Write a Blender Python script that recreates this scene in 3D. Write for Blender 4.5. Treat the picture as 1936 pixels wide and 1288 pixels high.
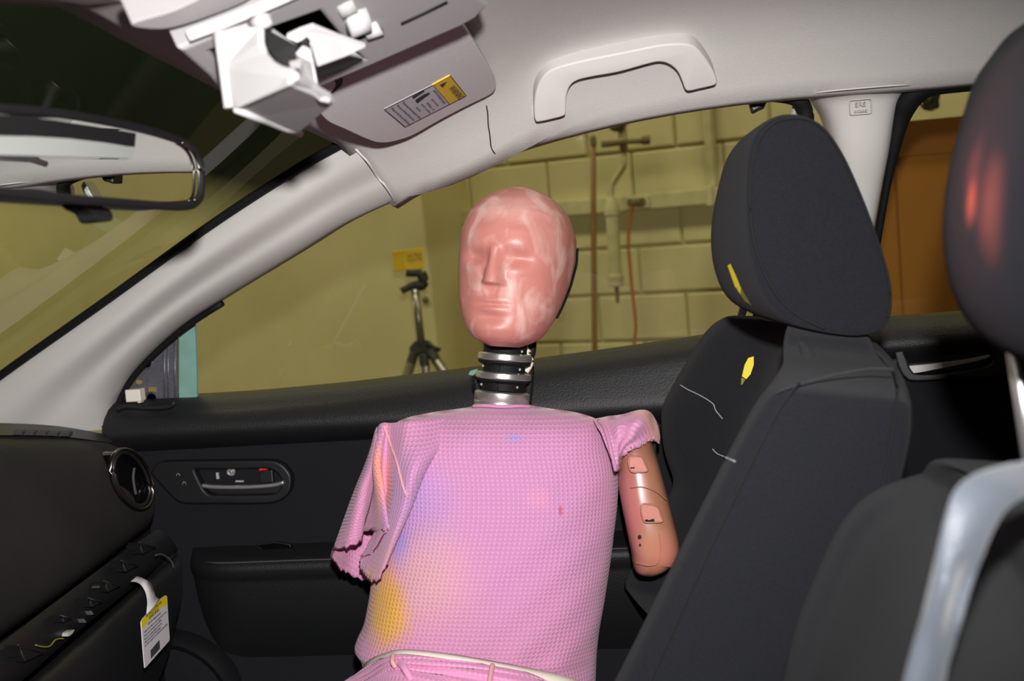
import bpy, bmesh, math, random
from mathutils import Vector as V, Matrix
random.seed(4)
for o in list(bpy.data.objects): bpy.data.objects.remove(o, do_unlink=True)
S = bpy.context.scene
COL = S.collection

# ------------------------------------------------------------------ camera, world, lights, exposure
# car frame: X runs to the rear of the car, Y to the passenger side, Z up. Photographer leans in at the driver's window.
K = 1.25                       # metres per model unit: everything below is laid out in model units from the hall floor
FOC = 2500.0; CZ = .92; CAM = V((0, 0, CZ)); RS = .76
YAW, PIT, ROL = math.radians(10), math.radians(5.0), math.radians(4.6)
_fh = V((-math.sin(YAW), math.cos(YAW), 0)); _rh = V((math.cos(YAW), math.sin(YAW), 0)); _z = V((0, 0, 1))
F = _fh*math.cos(PIT) - _z*math.sin(PIT); _u0 = _fh*math.sin(PIT) + _z*math.cos(PIT)
R = _rh*math.cos(ROL) - _u0*math.sin(ROL); U = _u0*math.cos(ROL) + _rh*math.sin(ROL)
cd = bpy.data.cameras.new('camera'); cam = bpy.data.objects.new('camera', cd); COL.objects.link(cam)
cam.matrix_world = Matrix(((R.x, U.x, -F.x, CAM.x*K), (R.y, U.y, -F.y, CAM.y*K), (R.z, U.z, -F.z, CAM.z*K), (0, 0, 0, 1)))
cd.sensor_width = 36; cd.lens = FOC/1936*36; cd.clip_start = 0.02
cd.dof.use_dof = True; cd.dof.focus_distance = 1.24*K; cd.dof.aperture_fstop = 7.0
S.camera = cam
S.view_settings.view_transform = 'Standard'; S.view_settings.look = 'None'
S.view_settings.exposure = 0.0; S.view_settings.gamma = 1.0; S.view_settings.use_curve_mapping = False
w = bpy.data.worlds.new('world'); S.world = w; w.use_nodes = True
w.node_tree.nodes['Background'].inputs[0].default_value = (1, .86, .62, 1); w.node_tree.nodes['Background'].inputs[1].default_value = .03
def area(name, loc, tgt, sx, sy, p, colr=(1, 1, 1)):
    l = bpy.data.lights.new(name, 'AREA'); l.shape = 'RECTANGLE'; l.size = sx; l.size_y = sy; l.energy = p; l.color = colr
    o = bpy.data.objects.new(name, l); COL.objects.link(o); o.location = loc
    o.rotation_euler = (V(tgt) - V(loc)).to_track_quat('-Z', 'Y').to_euler(); return o
fl = CAM + U*.088 - F*.01 + R*.012
_sp = bpy.data.lights.new('camera_flash', 'SPOT'); _sp.energy = 125; _sp.spot_size = math.radians(78); _sp.spot_blend = 1.0; _sp.shadow_soft_size = .016; _sp.color = (1, .97, .95)
_so = bpy.data.objects.new('camera_flash', _sp); COL.objects.link(_so); _so.location = fl*K
_so.rotation_euler = (F - R*.13 - U*.035).to_track_quat('-Z', 'Y').to_euler()
# yellowish strip lamps high along the hall's block wall
_wa = math.radians(10+58); WE = V((math.sin(_wa), -math.cos(_wa), 0)); WN = V((-math.cos(_wa), -math.sin(_wa), 0))     # along the wall, and out of it towards the car
WO = CAM + _fh*4.1
def WL(a, off, z): return V((WO.x, WO.y, 0)) + WE*a + WN*off + V((0, 0, z))
for _a, _p in ((-7.4, 60), (-5.0, 58), (-2.6, 46), (0, 38), (2.4, 38)):
    area('hall_lamp', WL(_a, 1.5, 3.0)*K, WL(_a, 0, .9)*K, 2.2, .4, _p, (1, .9, .66))

# ------------------------------------------------------------------ pixel to place helpers (photo taken as 1936 x 1288)
def ray(px, py): return F + R*((px-968)/FOC) + U*((644-py)/FOC)
def PD(px, py, d): return CAM + ray(px, py)*d
def PY(px, py, y): r = ray(px, py); return CAM + r*((y-CAM.y)/r.y)
def PX(px, py, x): r = ray(px, py); return CAM + r*((x-CAM.x)/r.x)
def PZ(px, py, z): r = ray(px, py); return CAM + r*((z-CAM.z)/r.z)
class Plane:
    def __init__(s, a, b, c):
        s.o = a; s.n = (b-a).cross(c-a).normalized()
        if s.n.dot(s.o-CAM) > 0: s.n = -s.n                     # faces the photographer
    def p(s, px, py, off=0.0):
        r = ray(px, py); q = s.o + s.n*off
        return CAM + r*((q-CAM).dot(s.n)/r.dot(s.n))
    def basis(s):
        ex = s.n.cross(V((0, 0, 1)));
        if ex.length < .2: ex = s.n.cross(V((1, 0, 0)))
        ex.normalize(); return ex, s.n.cross(ex).normalized()
def spl(pts, n, closed=False):
    """Catmull-Rom through pts (Vectors or tuples), n samples"""
    pts = [V(p) for p in pts]; m = len(pts); out = []
    seg = m if closed else m-1
    for i in range(n):
        t = i/(n if closed else n-1)*seg; k = min(int(t), seg-1); f = t-k
        g = (lambda j: pts[j % m]) if closed else (lambda j: pts[max(0, min(m-1, j))])
        a, b, c, d = g(k-1), g(k), g(k+1), g(k+2)
        out.append(.5*((2*b) + (c-a)*f + (2*a-5*b+4*c-d)*f*f + (3*b-a-3*c+d)*f**3))
    return out
def lin(x, xs, ys):
    if x <= xs[0]: return ys[0]
    for i in range(len(xs)-1):
        if x <= xs[i+1]: return ys[i] + (ys[i+1]-ys[i])*(x-xs[i])/(xs[i+1]-xs[i])
    return ys[-1]

# ------------------------------------------------------------------ object helpers
ORG = {}
def org(o):
    while o is not None and o.parent is not None: o = o.parent
    return ORG.get(o.name, V((0, 0, 0))) if o is not None else V((0, 0, 0))
def tag(o, label, cat, group=None, kind=None):
    o['label'] = label; o['category'] = cat
    if group: o['group'] = group
    if kind: o['kind'] = kind
    return o
def thing(name, loc, label, cat, group=None, kind=None):
    o = bpy.data.objects.new(name, None); o.empty_display_size = .05; COL.objects.link(o); o.location = V(loc)*K; ORG[o.name] = V(loc)
    return tag(o, label, cat, group, kind)
def link(name, me, m, parent):
    o = bpy.data.objects.new(name, me); COL.objects.link(o)
    if parent is not None: o.parent = parent
    if m: me.materials.append(m)
    return o
def mk(name, verts, faces, m, parent=None, smooth=True, uvs=None, base=None):
    O = org(parent) if parent is not None else (V(base) if base is not None else sum((V(v) for v in verts), V((0, 0, 0)))/len(verts))
    me = bpy.data.meshes.new(name); me.from_pydata([tuple((V(v)-O)*K) for v in verts], [], faces); me.update()
    bm = bmesh.new(); bm.from_mesh(me); bmesh.ops.recalc_face_normals(bm, faces=bm.faces); bm.to_mesh(me); bm.free()
    if smooth: me.polygons.foreach_set('use_smooth', [True]*len(me.polygons))
    if uvs:
        l = me.uv_layers.new(name='UVMap')
        for lp in me.loops: l.data[lp.index].uv = uvs[lp.vertex_index]
    o = link(name, me, m, parent)
    if parent is None: o.location = O*K; ORG[o.name] = O
    return o
def grid(name, rows, m, parent=None, closed=False, caps=False, uv=False, sub=0, thick=0.0, smooth=True, base=None):
    nr, nc = len(rows), len(rows[0]); vs = [p for r in rows for p in r]; fs = []
    for i in range(nr-1):
        for j in range(nc if closed else nc-1):
            k = (j+1) % nc; fs.append((i*nc+j, i*nc+k, (i+1)*nc+k, (i+1)*nc+j))
    if caps: fs += [tuple(range(nc)), tuple(range((nr-1)*nc, nr*nc))]
    uvs = None
    if uv:
        if closed: rows = [r_ + [r_[0].copy()] for r_ in rows]; closed = False; caps = False; nc += 1; vs = [p for r_ in rows for p in r_]; fs = [(i*nc+j, i*nc+j+1, (i+1)*nc+j+1, (i+1)*nc+j) for i in range(nr-1) for j in range(nc-1)]
        uvs = []
        for i, r in enumerate(rows):
            acc = 0; mid = nc//2
            l = [0]
            for j in range(1, nc): acc += (r[j]-r[j-1]).length; l.append(acc)
            for j in range(nc): uvs.append((l[j]-l[mid], -r[mid].dot(U)))
    o = mk(name, vs, fs, m, parent, smooth, uvs, base)
    if thick:
        md = o.modifiers.new('s', 'SOLIDIFY'); md.thickness = thick; md.offset = 0
    if sub:
        md = o.modifiers.new('b', 'SUBSURF'); md.levels = sub; md.render_levels = sub
    return o
def bev(o, wd, seg=2, ang=35):
    md = o.modifiers.new('bevel', 'BEVEL'); md.width = wd; md.segments = seg; md.limit_method = 'ANGLE'; md.angle_limit = math.radians(ang); md.use_clamp_overlap = True
    return o
def prism(name, pts, off, m, parent=None, b=0.0, seg=2, smooth=False):
    """closed outline pts (3-D) extruded by vector off"""
    n = len(pts); vs = [V(p) for p in pts] + [V(p)+V(off) for p in pts]
    fs = [tuple(range(n)), tuple(range(n, 2*n))] + [(i, (i+1) % n, n+(i+1) % n, n+i) for i in range(n)]
    o = mk(name, vs, fs, m, parent, smooth)
    if b: bev(o, b, seg)
    return o
def obox(name, c, sx, sy, sz, m, parent=None, ax=None, b=0.0, seg=2):
    ex, ey, ez = ax or (V((1, 0, 0)), V((0, 1, 0)), V((0, 0, 1))); c = V(c)
    vs = [c + ex*(sx*i/2) + ey*(sy*j/2) + ez*(sz*k/2) for i in (-1, 1) for j in (-1, 1) for k in (-1, 1)]
    fs = [(0, 1, 3, 2), (4, 6, 7, 5), (0, 4, 5, 1), (2, 3, 7, 6), (0, 2, 6, 4), (1, 5, 7, 3)]
    o = mk(name, vs, fs, m, parent, False)
    if b: bev(o, b, seg)
    return o
def frame_of(t, up=V((0, 0, 1))):
    a = t.cross(up)
    if a.length < 1e-3: a = t.cross(V((1, 0, 0)))
    a.normalize(); return a, a.cross(t).normalized()
def tube(name, path, rad, m, parent=None, n=12, flat=1.0, up=V((0, 0, 1)), closed=False, smooth=True):
    rad = [q*RS for q in rad] if isinstance(rad, (list, tuple)) else rad*RS
    path = [V(p) for p in path]; k = len(path); rows = []
    for i, p in enumerate(path):
        t = (path[(i+1) % k]-path[i-1]) if closed else (path[min(i+1, k-1)]-path[max(i-1, 0)])
        a, b = frame_of(t.normalized(), up); r = rad[i] if isinstance(rad, (list, tuple)) else rad
        rows.append([p + a*(r*math.cos(2*math.pi*j/n)) + b*(r*flat*math.sin(2*math.pi*j/n)) for j in range(n)])
    if closed: rows.append(rows[0][:])
    return grid(name, rows, m, parent, closed=True, caps=not closed, smooth=smooth)
def lathe(name, o, ax, prof, m, parent=None, n=32, smooth=True, raw=False):
    if not raw: prof = [(r_*RS, h_) for r_, h_ in prof]
    ax = V(ax).normalized(); a, b = frame_of(ax)
    rows = [[V(o)+ax*h + (a*math.cos(2*math.pi*j/n)+b*math.sin(2*math.pi*j/n))*max(r, 1e-5) for j in range(n)] for r, h in prof]
    ob = grid(name, rows, m, parent, closed=True, caps=True, smooth=smooth)
    if smooth:
        md = ob.modifiers.new('e', 'EDGE_SPLIT'); md.split_angle = math.radians(38)
    return ob
def plate(name, o, ex, ey, outline, holes, th, m, parent=None, bevel=0.0):
    """flat plate with holes: outline/holes are 3-D points near the plane (o, ex, ey); thickness th along ex x ey"""
    cu = bpy.data.curves.new(name, 'CURVE'); cu.dimensions = '2D'; cu.fill_mode = 'BOTH'; cu.extrude = th/2; cu.bevel_depth = bevel; cu.bevel_resolution = 2
    for ring in [outline]+list(holes):
        s = cu.splines.new('POLY'); s.points.add(len(ring)-1); s.use_cyclic_u = True
        for q, p in zip(s.points, ring): d = V(p)-o; q.co = (d.dot(ex), d.dot(ey), 0, 1)
    to = bpy.data.objects.new('t', cu); COL.objects.link(to); bpy.context.view_layer.update()
    me = bpy.data.meshes.new_from_object(to.evaluated_get(bpy.context.evaluated_depsgraph_get())); bpy.data.objects.remove(to); bpy.data.curves.remove(cu)
    n = ex.cross(ey); vs = [o + ex*v.co.x + ey*v.co.y + n*v.co.z for v in me.vertices]; fs = [tuple(p.vertices) for p in me.polygons]
    bpy.data.meshes.remove(me)
    return mk(name, vs, fs, m, parent, False)
def text(name, s, o, ex, ey, size, m, parent, th=.0004, sx=1.0, align='LEFT', space=1.0):
    cu = bpy.data.curves.new(name, 'FONT'); cu.body = s; cu.size = size*RS; cu.extrude = th; cu.align_x = align; cu.space_character = space; cu.resolution_u = 2
    to = bpy.data.objects.new('t', cu); COL.objects.link(to); bpy.context.view_layer.update()
    me = bpy.data.meshes.new_from_object(to.evaluated_get(bpy.context.evaluated_depsgraph_get())); bpy.data.objects.remove(to); bpy.data.curves.remove(cu)
    n = ex.cross(ey); vs = [V(o) + ex*v.co.x*sx + ey*v.co.y + n*v.co.z for v in me.vertices]; fs = [tuple(p.vertices) for p in me.polygons]
    bpy.data.meshes.remove(me)
    return mk(name, vs, fs, m, parent, False)

# ------------------------------------------------------------------ materials
def s2l(c): return tuple((x/255/12.92 if x/255 <= .04045 else ((x/255+.055)/1.055)**2.4) for x in c) + (1,)
def mat(name, c, rough=.6, metal=0.0, bump=0.0, bscale=200, var=0.0, vscale=8, spec=.5, coat=0.0, sheen=0.0):
    m = bpy.data.materials.new(name); m.use_nodes = True; t = m.node_tree; n = t.nodes; p = n['Principled BSDF']
    p.inputs['Base Color'].default_value = s2l(c); p.inputs['Roughness'].default_value = rough; p.inputs['Metallic'].default_value = metal
    p.inputs['Specular IOR Level'].default_value = spec; p.inputs['Coat Weight'].default_value = coat; p.inputs['Sheen Weight'].default_value = sheen
    tc = n.new('ShaderNodeTexCoord')
    if var:
        ns = n.new('ShaderNodeTexNoise'); ns.inputs['Scale'].default_value = vscale; ns.inputs['Detail'].default_value = 4
        t.links.new(tc.outputs['Object'], ns.inputs['Vector'])
        mr = n.new('ShaderNodeMapRange'); mr.inputs['From Min'].default_value = .3; mr.inputs['From Max'].default_value = .7
        mr.inputs['To Min'].default_value = 1-var; mr.inputs['To Max'].default_value = 1+var; t.links.new(ns.outputs['Fac'], mr.inputs['Value'])
        mx = n.new('ShaderNodeVectorMath'); mx.operation = 'SCALE'; mx.inputs[0].default_value = s2l(c)[:3]
        t.links.new(mr.outputs['Result'], mx.inputs['Scale']); t.links.new(mx.outputs[0], p.inputs['Base Color'])
    if bump:
        ns = n.new('ShaderNodeTexNoise'); ns.inputs['Scale'].default_value = bscale; ns.inputs['Detail'].default_value = 3
        t.links.new(tc.outputs['Object'], ns.inputs['Vector'])
        b = n.new('ShaderNodeBump'); b.inputs['Strength'].default_value = bump; b.inputs['Distance'].default_value = .002
        t.links.new(ns.outputs['Fac'], b.inputs['Height']); t.links.new(b.outputs['Normal'], p.inputs['Normal'])
    return m
def stain(m, pt, rad, c, amount=1.0, soft=.6, stretch=(1, 1, 1), noise=0.0):
    """a blotch of dye with a shape of its own at world place pt (object space = world minus origin of parent)"""
    t = m.node_tree; n = t.nodes; p = n['Principled BSDF']; inp = p.inputs['Base Color']
    g = n.new('ShaderNodeNewGeometry'); sub = n.new('ShaderNodeVectorMath'); sub.operation = 'SUBTRACT'; sub.inputs[1].default_value = tuple(V(pt)*K)
    t.links.new(g.outputs['Position'], sub.inputs[0])
    sc = n.new('ShaderNodeVectorMath'); sc.operation = 'MULTIPLY'; sc.inputs[1].default_value = stretch; t.links.new(sub.outputs[0], sc.inputs[0])
    ln = n.new('ShaderNodeVectorMath'); ln.operation = 'LENGTH'; t.links.new(sc.outputs[0], ln.inputs[0])
    val = ln.outputs['Value']
    if noise:
        ns = n.new('ShaderNodeTexNoise'); ns.inputs['Scale'].default_value = 40; t.links.new(g.outputs['Position'], ns.inputs['Vector'])
        ma = n.new('ShaderNodeMath'); ma.operation = 'MULTIPLY_ADD'; ma.inputs[1].default_value = noise*rad*K; t.links.new(ns.outputs['Fac'], ma.inputs[0]); t.links.new(val, ma.inputs[2]); val = ma.outputs[0]
    mr = n.new('ShaderNodeMapRange'); mr.interpolation_type = 'SMOOTHSTEP'; mr.inputs['From Min'].default_value = rad*K*(1-soft); mr.inputs['From Max'].default_value = rad*K
    mr.inputs['To Min'].default_value = amount; mr.inputs['To Max'].default_value = 0; t.links.new(val, mr.inputs['Value'])
    mx = n.new('ShaderNodeMix'); mx.data_type = 'RGBA'; t.links.new(mr.outputs['Result'], mx.inputs['Factor']); mx.inputs['B'].default_value = s2l(c)
    if inp.is_linked: t.links.new(inp.links[0].from_socket, mx.inputs['A'])
    else: mx.inputs['A'].default_value = inp.default_value
    t.links.new(mx.outputs['Result'], inp)
def glass(name, tint, refl=1.0):
    m = bpy.data.materials.new(name); m.use_nodes = True; t = m.node_tree; n = t.nodes; n.clear()
    o = n.new('ShaderNodeOutputMaterial'); tr = n.new('ShaderNodeBsdfTransparent'); gl = n.new('ShaderNodeBsdfGlossy'); gl.inputs['Roughness'].default_value = .0
    tr.inputs['Color'].default_value = tint+(1,); lw = n.new('ShaderNodeLayerWeight'); lw.inputs['Blend'].default_value = .5; pw = n.new('ShaderNodeMath'); pw.operation = 'POWER'; pw.inputs[1].default_value = 5; t.links.new(lw.outputs['Facing'], pw.inputs[0]); fr = n.new('ShaderNodeMath'); fr.operation = 'MULTIPLY_ADD'; fr.inputs[1].default_value = .9*refl; fr.inputs[2].default_value = .045*refl; t.links.new(pw.outputs[0], fr.inputs[0])
    mx = n.new('ShaderNodeMixShader'); t.links.new(fr.outputs[0], mx.inputs[0]); t.links.new(tr.outputs[0], mx.inputs[1]); t.links.new(gl.outputs[0], mx.inputs[2]); t.links.new(mx.outputs[0], o.inputs[0])
    return m
M = {}
M['headliner'] = mat('grey_headliner_cloth', (196, 193, 190), .95, bump=.35, bscale=900, spec=.1)
M['pillar'] = mat('light_grey_pillar_plastic', (203, 200, 196), .62, bump=.12, bscale=1400, spec=.3)
M['handle'] = mat('light_grey_handle_plastic', (206, 202, 199), .5, spec=.35)
M['visor'] = mat('mauve_grey_visor_cloth', (214, 209, 210), .95, bump=.3, bscale=700, spec=.1)
M['white'] = mat('white_plastic', (178, 176, 177), .45, spec=.3)
M['console'] = mat('grey_console_plastic', (142, 139, 140), .5, bump=.1, bscale=900)
M['black'] = mat('black_plastic', (24, 25, 27), .42, bump=.1, bscale=900)
M['leather'] = mat('black_grained_vinyl', (25, 26, 28), .5, bump=.35, bscale=520, spec=.4)
M['doorcloth'] = mat('black_door_cloth', (27, 28, 32), .9, bump=.3, bscale=900, spec=.15)
M['dash'] = mat('black_soft_dash_foam', (35, 34, 34), .75, bump=.3, bscale=800, var=.25, vscale=7, spec=.25)
M['rubber'] = mat('matte_black_rubber', (13, 13, 14), .7, spec=.3)
M['gloss'] = mat('gloss_black', (8, 8, 9), .15)
M['seat'] = mat('black_seat_cloth', (32, 33, 37), .95, bump=.5, bscale=1300, var=.12, vscale=400, spec=.08, sheen=.06)
M['seatdark'] = mat('dark_seat_cloth', (26, 27, 29), .95, bump=.5, bscale=1300, var=.12, vscale=400, spec=.08, sheen=.02)
M['seatlight'] = mat('charcoal_seat_cloth', (46, 47, 52), .95, bump=.5, bscale=1300, var=.12, vscale=400, spec=.1, sheen=.2)
M['thread'] = mat('black_thread', (14, 14, 16), .9)
M['greythread'] = mat('grey_piping', (66, 66, 70), .9)
M['chalk'] = mat('chalk_line', (150, 152, 158), .9)
M['yellowtag'] = mat('yellow_tag', (225, 205, 40), .6)
M['olive'] = mat('olive_tag_shade', (120, 118, 30), .7)
M['mirrorpatch'] = mat('pale_grey_patch', (140, 144, 140), .7)
M['belt'] = mat('grey_blue_webbing', (88, 95, 105), .45, bump=.4, bscale=500, spec=.5, sheen=.4)
M['chrome'] = mat('satin_chrome', (205, 203, 203), .3, .8)
M['darkchrome'] = mat('dark_satin_ring', (118, 112, 106), .3, 1.0)
M['clipedge'] = mat('grey_clip_edge', (72, 74, 78), .6)
M['steel'] = mat('machined_aluminium', (200, 197, 195), .34, .85, bump=.05, bscale=300)
M['paintmetal'] = mat('grey_primer_steel', (112, 112, 122), .42, .6, var=.15, vscale=200)
M['teal'] = mat('teal_glass_run_felt', (118, 158, 148), .8, var=.08, vscale=40)
M['silver'] = mat('silver_frame_paint', (176, 176, 186), .4, .5, bump=.1, bscale=400)
M['cable'] = mat('white_connector', (226, 218, 205), .5)
M['red'] = mat('red_mark', (225, 30, 35), .5)
M['lampglass'] = mat('brownish_lamp_lens', (112, 100, 98), .2)
M['lens'] = mat('pale_lens', (170, 170, 168), .35)
M['ink'] = mat('black_ink', (32, 32, 36), .8)
M['greyink'] = mat('grey_ink', (78, 76, 84), .8)
M['paper'] = mat('white_label_paper', (206, 204, 208), .6)
M['labelgrey'] = mat('grey_label', (186, 183, 190), .6)
M['labelyellow'] = mat('yellow_label', (218, 180, 40), .6)
M['tagyellow'] = mat('yellow_tag_print', (222, 200, 20), .6)
M['head'] = mat('salmon_vinyl_skin', (212, 138, 128), .42, bump=.08, bscale=180, spec=.5)
M['arm'] = mat('worn_brown_vinyl', (158, 108, 84), .3, var=.16, vscale=16, spec=.5, coat=.15)
M['armdark'] = mat('arm_slot_vinyl', (196, 120, 108), .5)
M['cream'] = mat('cream_elastic', (226, 214, 202), .8, bump=.2, bscale=700)
M['wall'] = mat('cream_painted_block', (206, 198, 150), .75, bump=.5, bscale=60, var=.05, vscale=5)
M['wallsmooth'] = mat('yellow_painted_panel', (206, 197, 146), .7, bump=.15, bscale=12, var=.07, vscale=3)
M['pipe'] = mat('cream_painted_pipe', (190, 184, 140), .6, var=.12, vscale=20)
M['dirtypipe'] = mat('grimy_valve_brass', (112, 100, 62), .6, var=.3, vscale=60)
M['brownpipe'] = mat('brown_pole', (138, 104, 54), .5, var=.15, vscale=20)
M['orange'] = mat('orange_cord', (178, 106, 44), .5)
M['cardboard'] = mat('brown_cardboard', (178, 116, 44), .85, bump=.15, bscale=90, var=.06, vscale=6)
M['carddark'] = mat('dark_cardboard_flap', (150, 92, 32), .85, var=.06, vscale=6)
M['chain'] = mat('black_chain_steel', (40, 38, 24), .5, .4)
M['tripod'] = mat('black_tripod_plastic', (40, 38, 34), .6)
M['tripodmetal'] = mat('tripod_tube', (150, 145, 135), .35, .8)
M['box'] = mat('yellow_carton', (225, 185, 20), .55)
M['floor'] = mat('hall_concrete', (120, 112, 90), .8, var=.15, vscale=2)
M['carpet'] = mat('black_carpet', (12, 12, 13), .95, bump=.6, bscale=500)
M['frit'] = mat('black_glass_border', (8, 8, 9), .25)
M['mirror'] = mat('mirror_silver', (232, 234, 232), .01, 1.0)
M['doorglass'] = glass('side_glass', (.92, .94, .84))
def cloth(name, base):
    """waffle knit: rows of little cells from the UV, raised threads and pale dots"""
    m = mat(name, base, .95, spec=.1, sheen=.25); t = m.node_tree; n = t.nodes; p = n['Principled BSDF']
    uv = n.new('ShaderNodeUVMap'); sp = n.new('ShaderNodeSeparateXYZ'); t.links.new(uv.outputs[0], sp.inputs[0])
    def wave(sock, per):
        a = n.new('ShaderNodeMath'); a.operation = 'MULTIPLY'; a.inputs[1].default_value = 2*math.pi/per; t.links.new(sock, a.inputs[0])
        b = n.new('ShaderNodeMath'); b.operation = 'SINE'; t.links.new(a.outputs[0], b.inputs[0]); return b.outputs[0]
    wx, wy = wave(sp.outputs['X'], .0045), wave(sp.outputs['Y'], .0040)
    mx = n.new('ShaderNodeMath'); mx.operation = 'MAXIMUM'; t.links.new(wx, mx.inputs[0]); t.links.new(wy, mx.inputs[1])
    b = n.new('ShaderNodeBump'); b.inputs['Strength'].default_value = .42; b.inputs['Distance'].default_value = .0011
    t.links.new(mx.outputs[0], b.inputs['Height']); t.links.new(b.outputs['Normal'], p.inputs['Normal'])
    ad = n.new('ShaderNodeMath'); ad.operation = 'ADD'; t.links.new(wx, ad.inputs[0]); t.links.new(wy, ad.inputs[1])
    mr = n.new('ShaderNodeMapRange'); mr.inputs['From Min'].default_value = .9; mr.inputs['From Max'].default_value = 2.0; mr.inputs['To Max'].default_value = .26; t.links.new(ad.outputs[0], mr.inputs['Value'])
    m['_dots'] = 1
    return m, mr.outputs['Result']
def dots(m, sock):
    t = m.node_tree; n = t.nodes; inp = n['Principled BSDF'].inputs['Base Color']
    mx = n.new('ShaderNodeMix'); mx.data_type = 'RGBA'; mx.inputs['B'].default_value = s2l((250, 225, 235)); t.links.new(sock, mx.inputs['Factor'])
    t.links.new(inp.links[0].from_socket, mx.inputs['A']); t.links.new(mx.outputs['Result'], inp)

#@@SETTING
# ------------------------------------------------------------------ the hall outside
def W(px, py, off=0.0):
    r = ray(px, py); q = WL(0, off, 0); return CAM + r*((q-CAM).dot(WN)/r.dot(WN))
def ws(p): return (p-WO).dot(WE)
WAX = (WE, -WN, V((0, 0, 1)))
HB = W(1200, 467).z - W(1200, 556).z; zj = W(1200, 467).z
LB = abs(ws(W(1272, 250)) - ws(W(1105, 250))); sj = ws(W(1290, 420))
S0, S1, ZT = -9.5, 6.5, 3.6
wall = mk('wall_back', [WL(a, o_, z) for o_ in (0, -.2) for a, z in ((S0, 0), (S1, 0), (S1, ZT), (S0, ZT))],
          [(0, 1, 2, 3), (4, 5, 6, 7), (0, 1, 5, 4), (2, 3, 7, 6), (0, 3, 7, 4), (1, 2, 6, 5)], M['wall'], None, False, base=WL(0, 0, 0))
tag(wall, 'cream painted concrete block wall seen through the side window', 'wall', kind='structure')
def block_mesh(L, H):
    t, c = .011, .006; j = .003
    a, h = L/2-j, H/2-j
    vs = [(-a, 0, -h), (a, 0, -h), (a, 0, h), (-a, 0, h), (-a+c*.3, -t+c*.5, -h+c*.3), (a-c*.3, -t+c*.5, -h+c*.3), (a-c*.3, -t+c*.5, h-c*.3), (-a+c*.3, -t+c*.5, h-c*.3),
          (-a+c, -t, -h+c), (a-c, -t, -h+c), (a-c, -t, h-c), (-a+c, -t, h-c)]
    fs = [(0, 1, 5, 4), (1, 2, 6, 5), (2, 3, 7, 6), (3, 0, 4, 7), (4, 5, 9, 8), (5, 6, 10, 9), (6, 7, 11, 10), (7, 4, 8, 11), (8, 9, 10, 11)]
    me = bpy.data.meshes.new('block'); me.from_pydata([tuple(V(v)*K) for v in vs], [], fs); me.materials.append(M['wall']); return me
bme = block_mesh(LB, HB); BROT = math.atan2(WE.y, WE.x)
s0, s1 = ws(W(740, 500)), ws(W(1640, 400))
for r in range(-4, 8):
    off = 0 if r % 2 == 0 else .5
    k = math.floor((s0-sj)/LB)
    while sj + (k+off)*LB < s1:
        o = bpy.data.objects.new('block', bme); COL.objects.link(o); o.parent = wall
        o.location = (WL(sj + (k+off+.5)*LB, random.uniform(-.001, .002), zj + (r+.5)*HB) - ORG[wall.name])*K; o.rotation_euler = (0, 0, BROT); k += 1
# smooth yellow panel standing proud of the block wall, left of it
pl = thing('wall_left', WL(-2, .2, 0), 'smooth yellow painted wall panel behind the tripod', 'wall', kind='structure')
e_t, e_b = W(783, 250, .26), W(832, 700, .26); dx = (ws(e_b)-ws(e_t))/(e_b.z-e_t.z)
def edge_s(z): return ws(e_t) + (z-e_t.z)*dx
prism('panel', [WL(S0, .26, 0), WL(edge_s(0), .26, 0), WL(edge_s(ZT), .26, ZT), WL(S0, .26, ZT)], -WN*.25, M['wallsmooth'], pl, .006)
lathe('bolt', W(805, 567, .262), WN, [(0, 0), (.014, 0), (.014, .006), (.008, .009), (0, .009)], M['dirtypipe'], pl, 12)
fr = mk('wall_front', [V((-9, -4, 0)), V((-9, 9, 0)), V((-9, 9, ZT)), V((-9, -4, ZT))], [(0, 1, 2, 3)], M['wallsmooth'], None, False)
tag(fr, 'far yellow wall beyond the windshield', 'wall', kind='structure')
fl_ = mk('floor', [(-10, -4, 0), (9, -4, 0), (9, 9, 0), (-10, 9, 0)], [(0, 1, 2, 3)], M['floor'], None, False)
tag(fl_, 'concrete floor of the hall around the car', 'floor', kind='structure')
# surface raceway with a socket
rc = thing('wall_raceway', W(1080, 396), 'cream painted surface raceway running along the block wall', 'raceway')
zt, zb = W(1200, 369).z, W(1200, 398).z
sa, sb_ = edge_s(1.0)-.05, ws(W(1500, 370))
obox('channel', WL((sa+sb_)/2, .032, (zt+zb)/2), sb_-sa, .05, zt-zb, M['pipe'], rc, WAX, b=.004)
so = ws(W(1205, 384, .06)); obox('socket_plate', WL(so, .06, (zt+zb)/2), .075, .01, (zt-zb)*.8, M['pipe'], rc, WAX, b=.003)
for q_ in (-1, 1): lathe('socket', WL(so + q_*.018, .064, (zt+zb)/2), WN, [(0, 0), (.016, 0), (.016, .004), (.009, .004), (.008, .001), (0, .001)], M['dirtypipe'], rc, 14)
sv = ws(W(1342, 380, .06)); obox('joint_cover', WL(sv, .034, (zt+zb)/2), .02, .06, zt-zb+.01, M['pipe'], rc, WAX, b=.003)
cn = thing('conduit', WL(sv, .03, zt), 'vertical cream painted conduit rising from the raceway', 'pipe')
obox('conduit_pipe', WL(sv, .03, (zt+2.4)/2), .026, .03, 2.4-zt, M['pipe'], cn, WAX, b=.008, seg=3)
obox('conduit_clip', WL(sv, .03, zt+.36), .05, .036, .018, M['pipe'], cn, WAX, b=.004)
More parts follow.
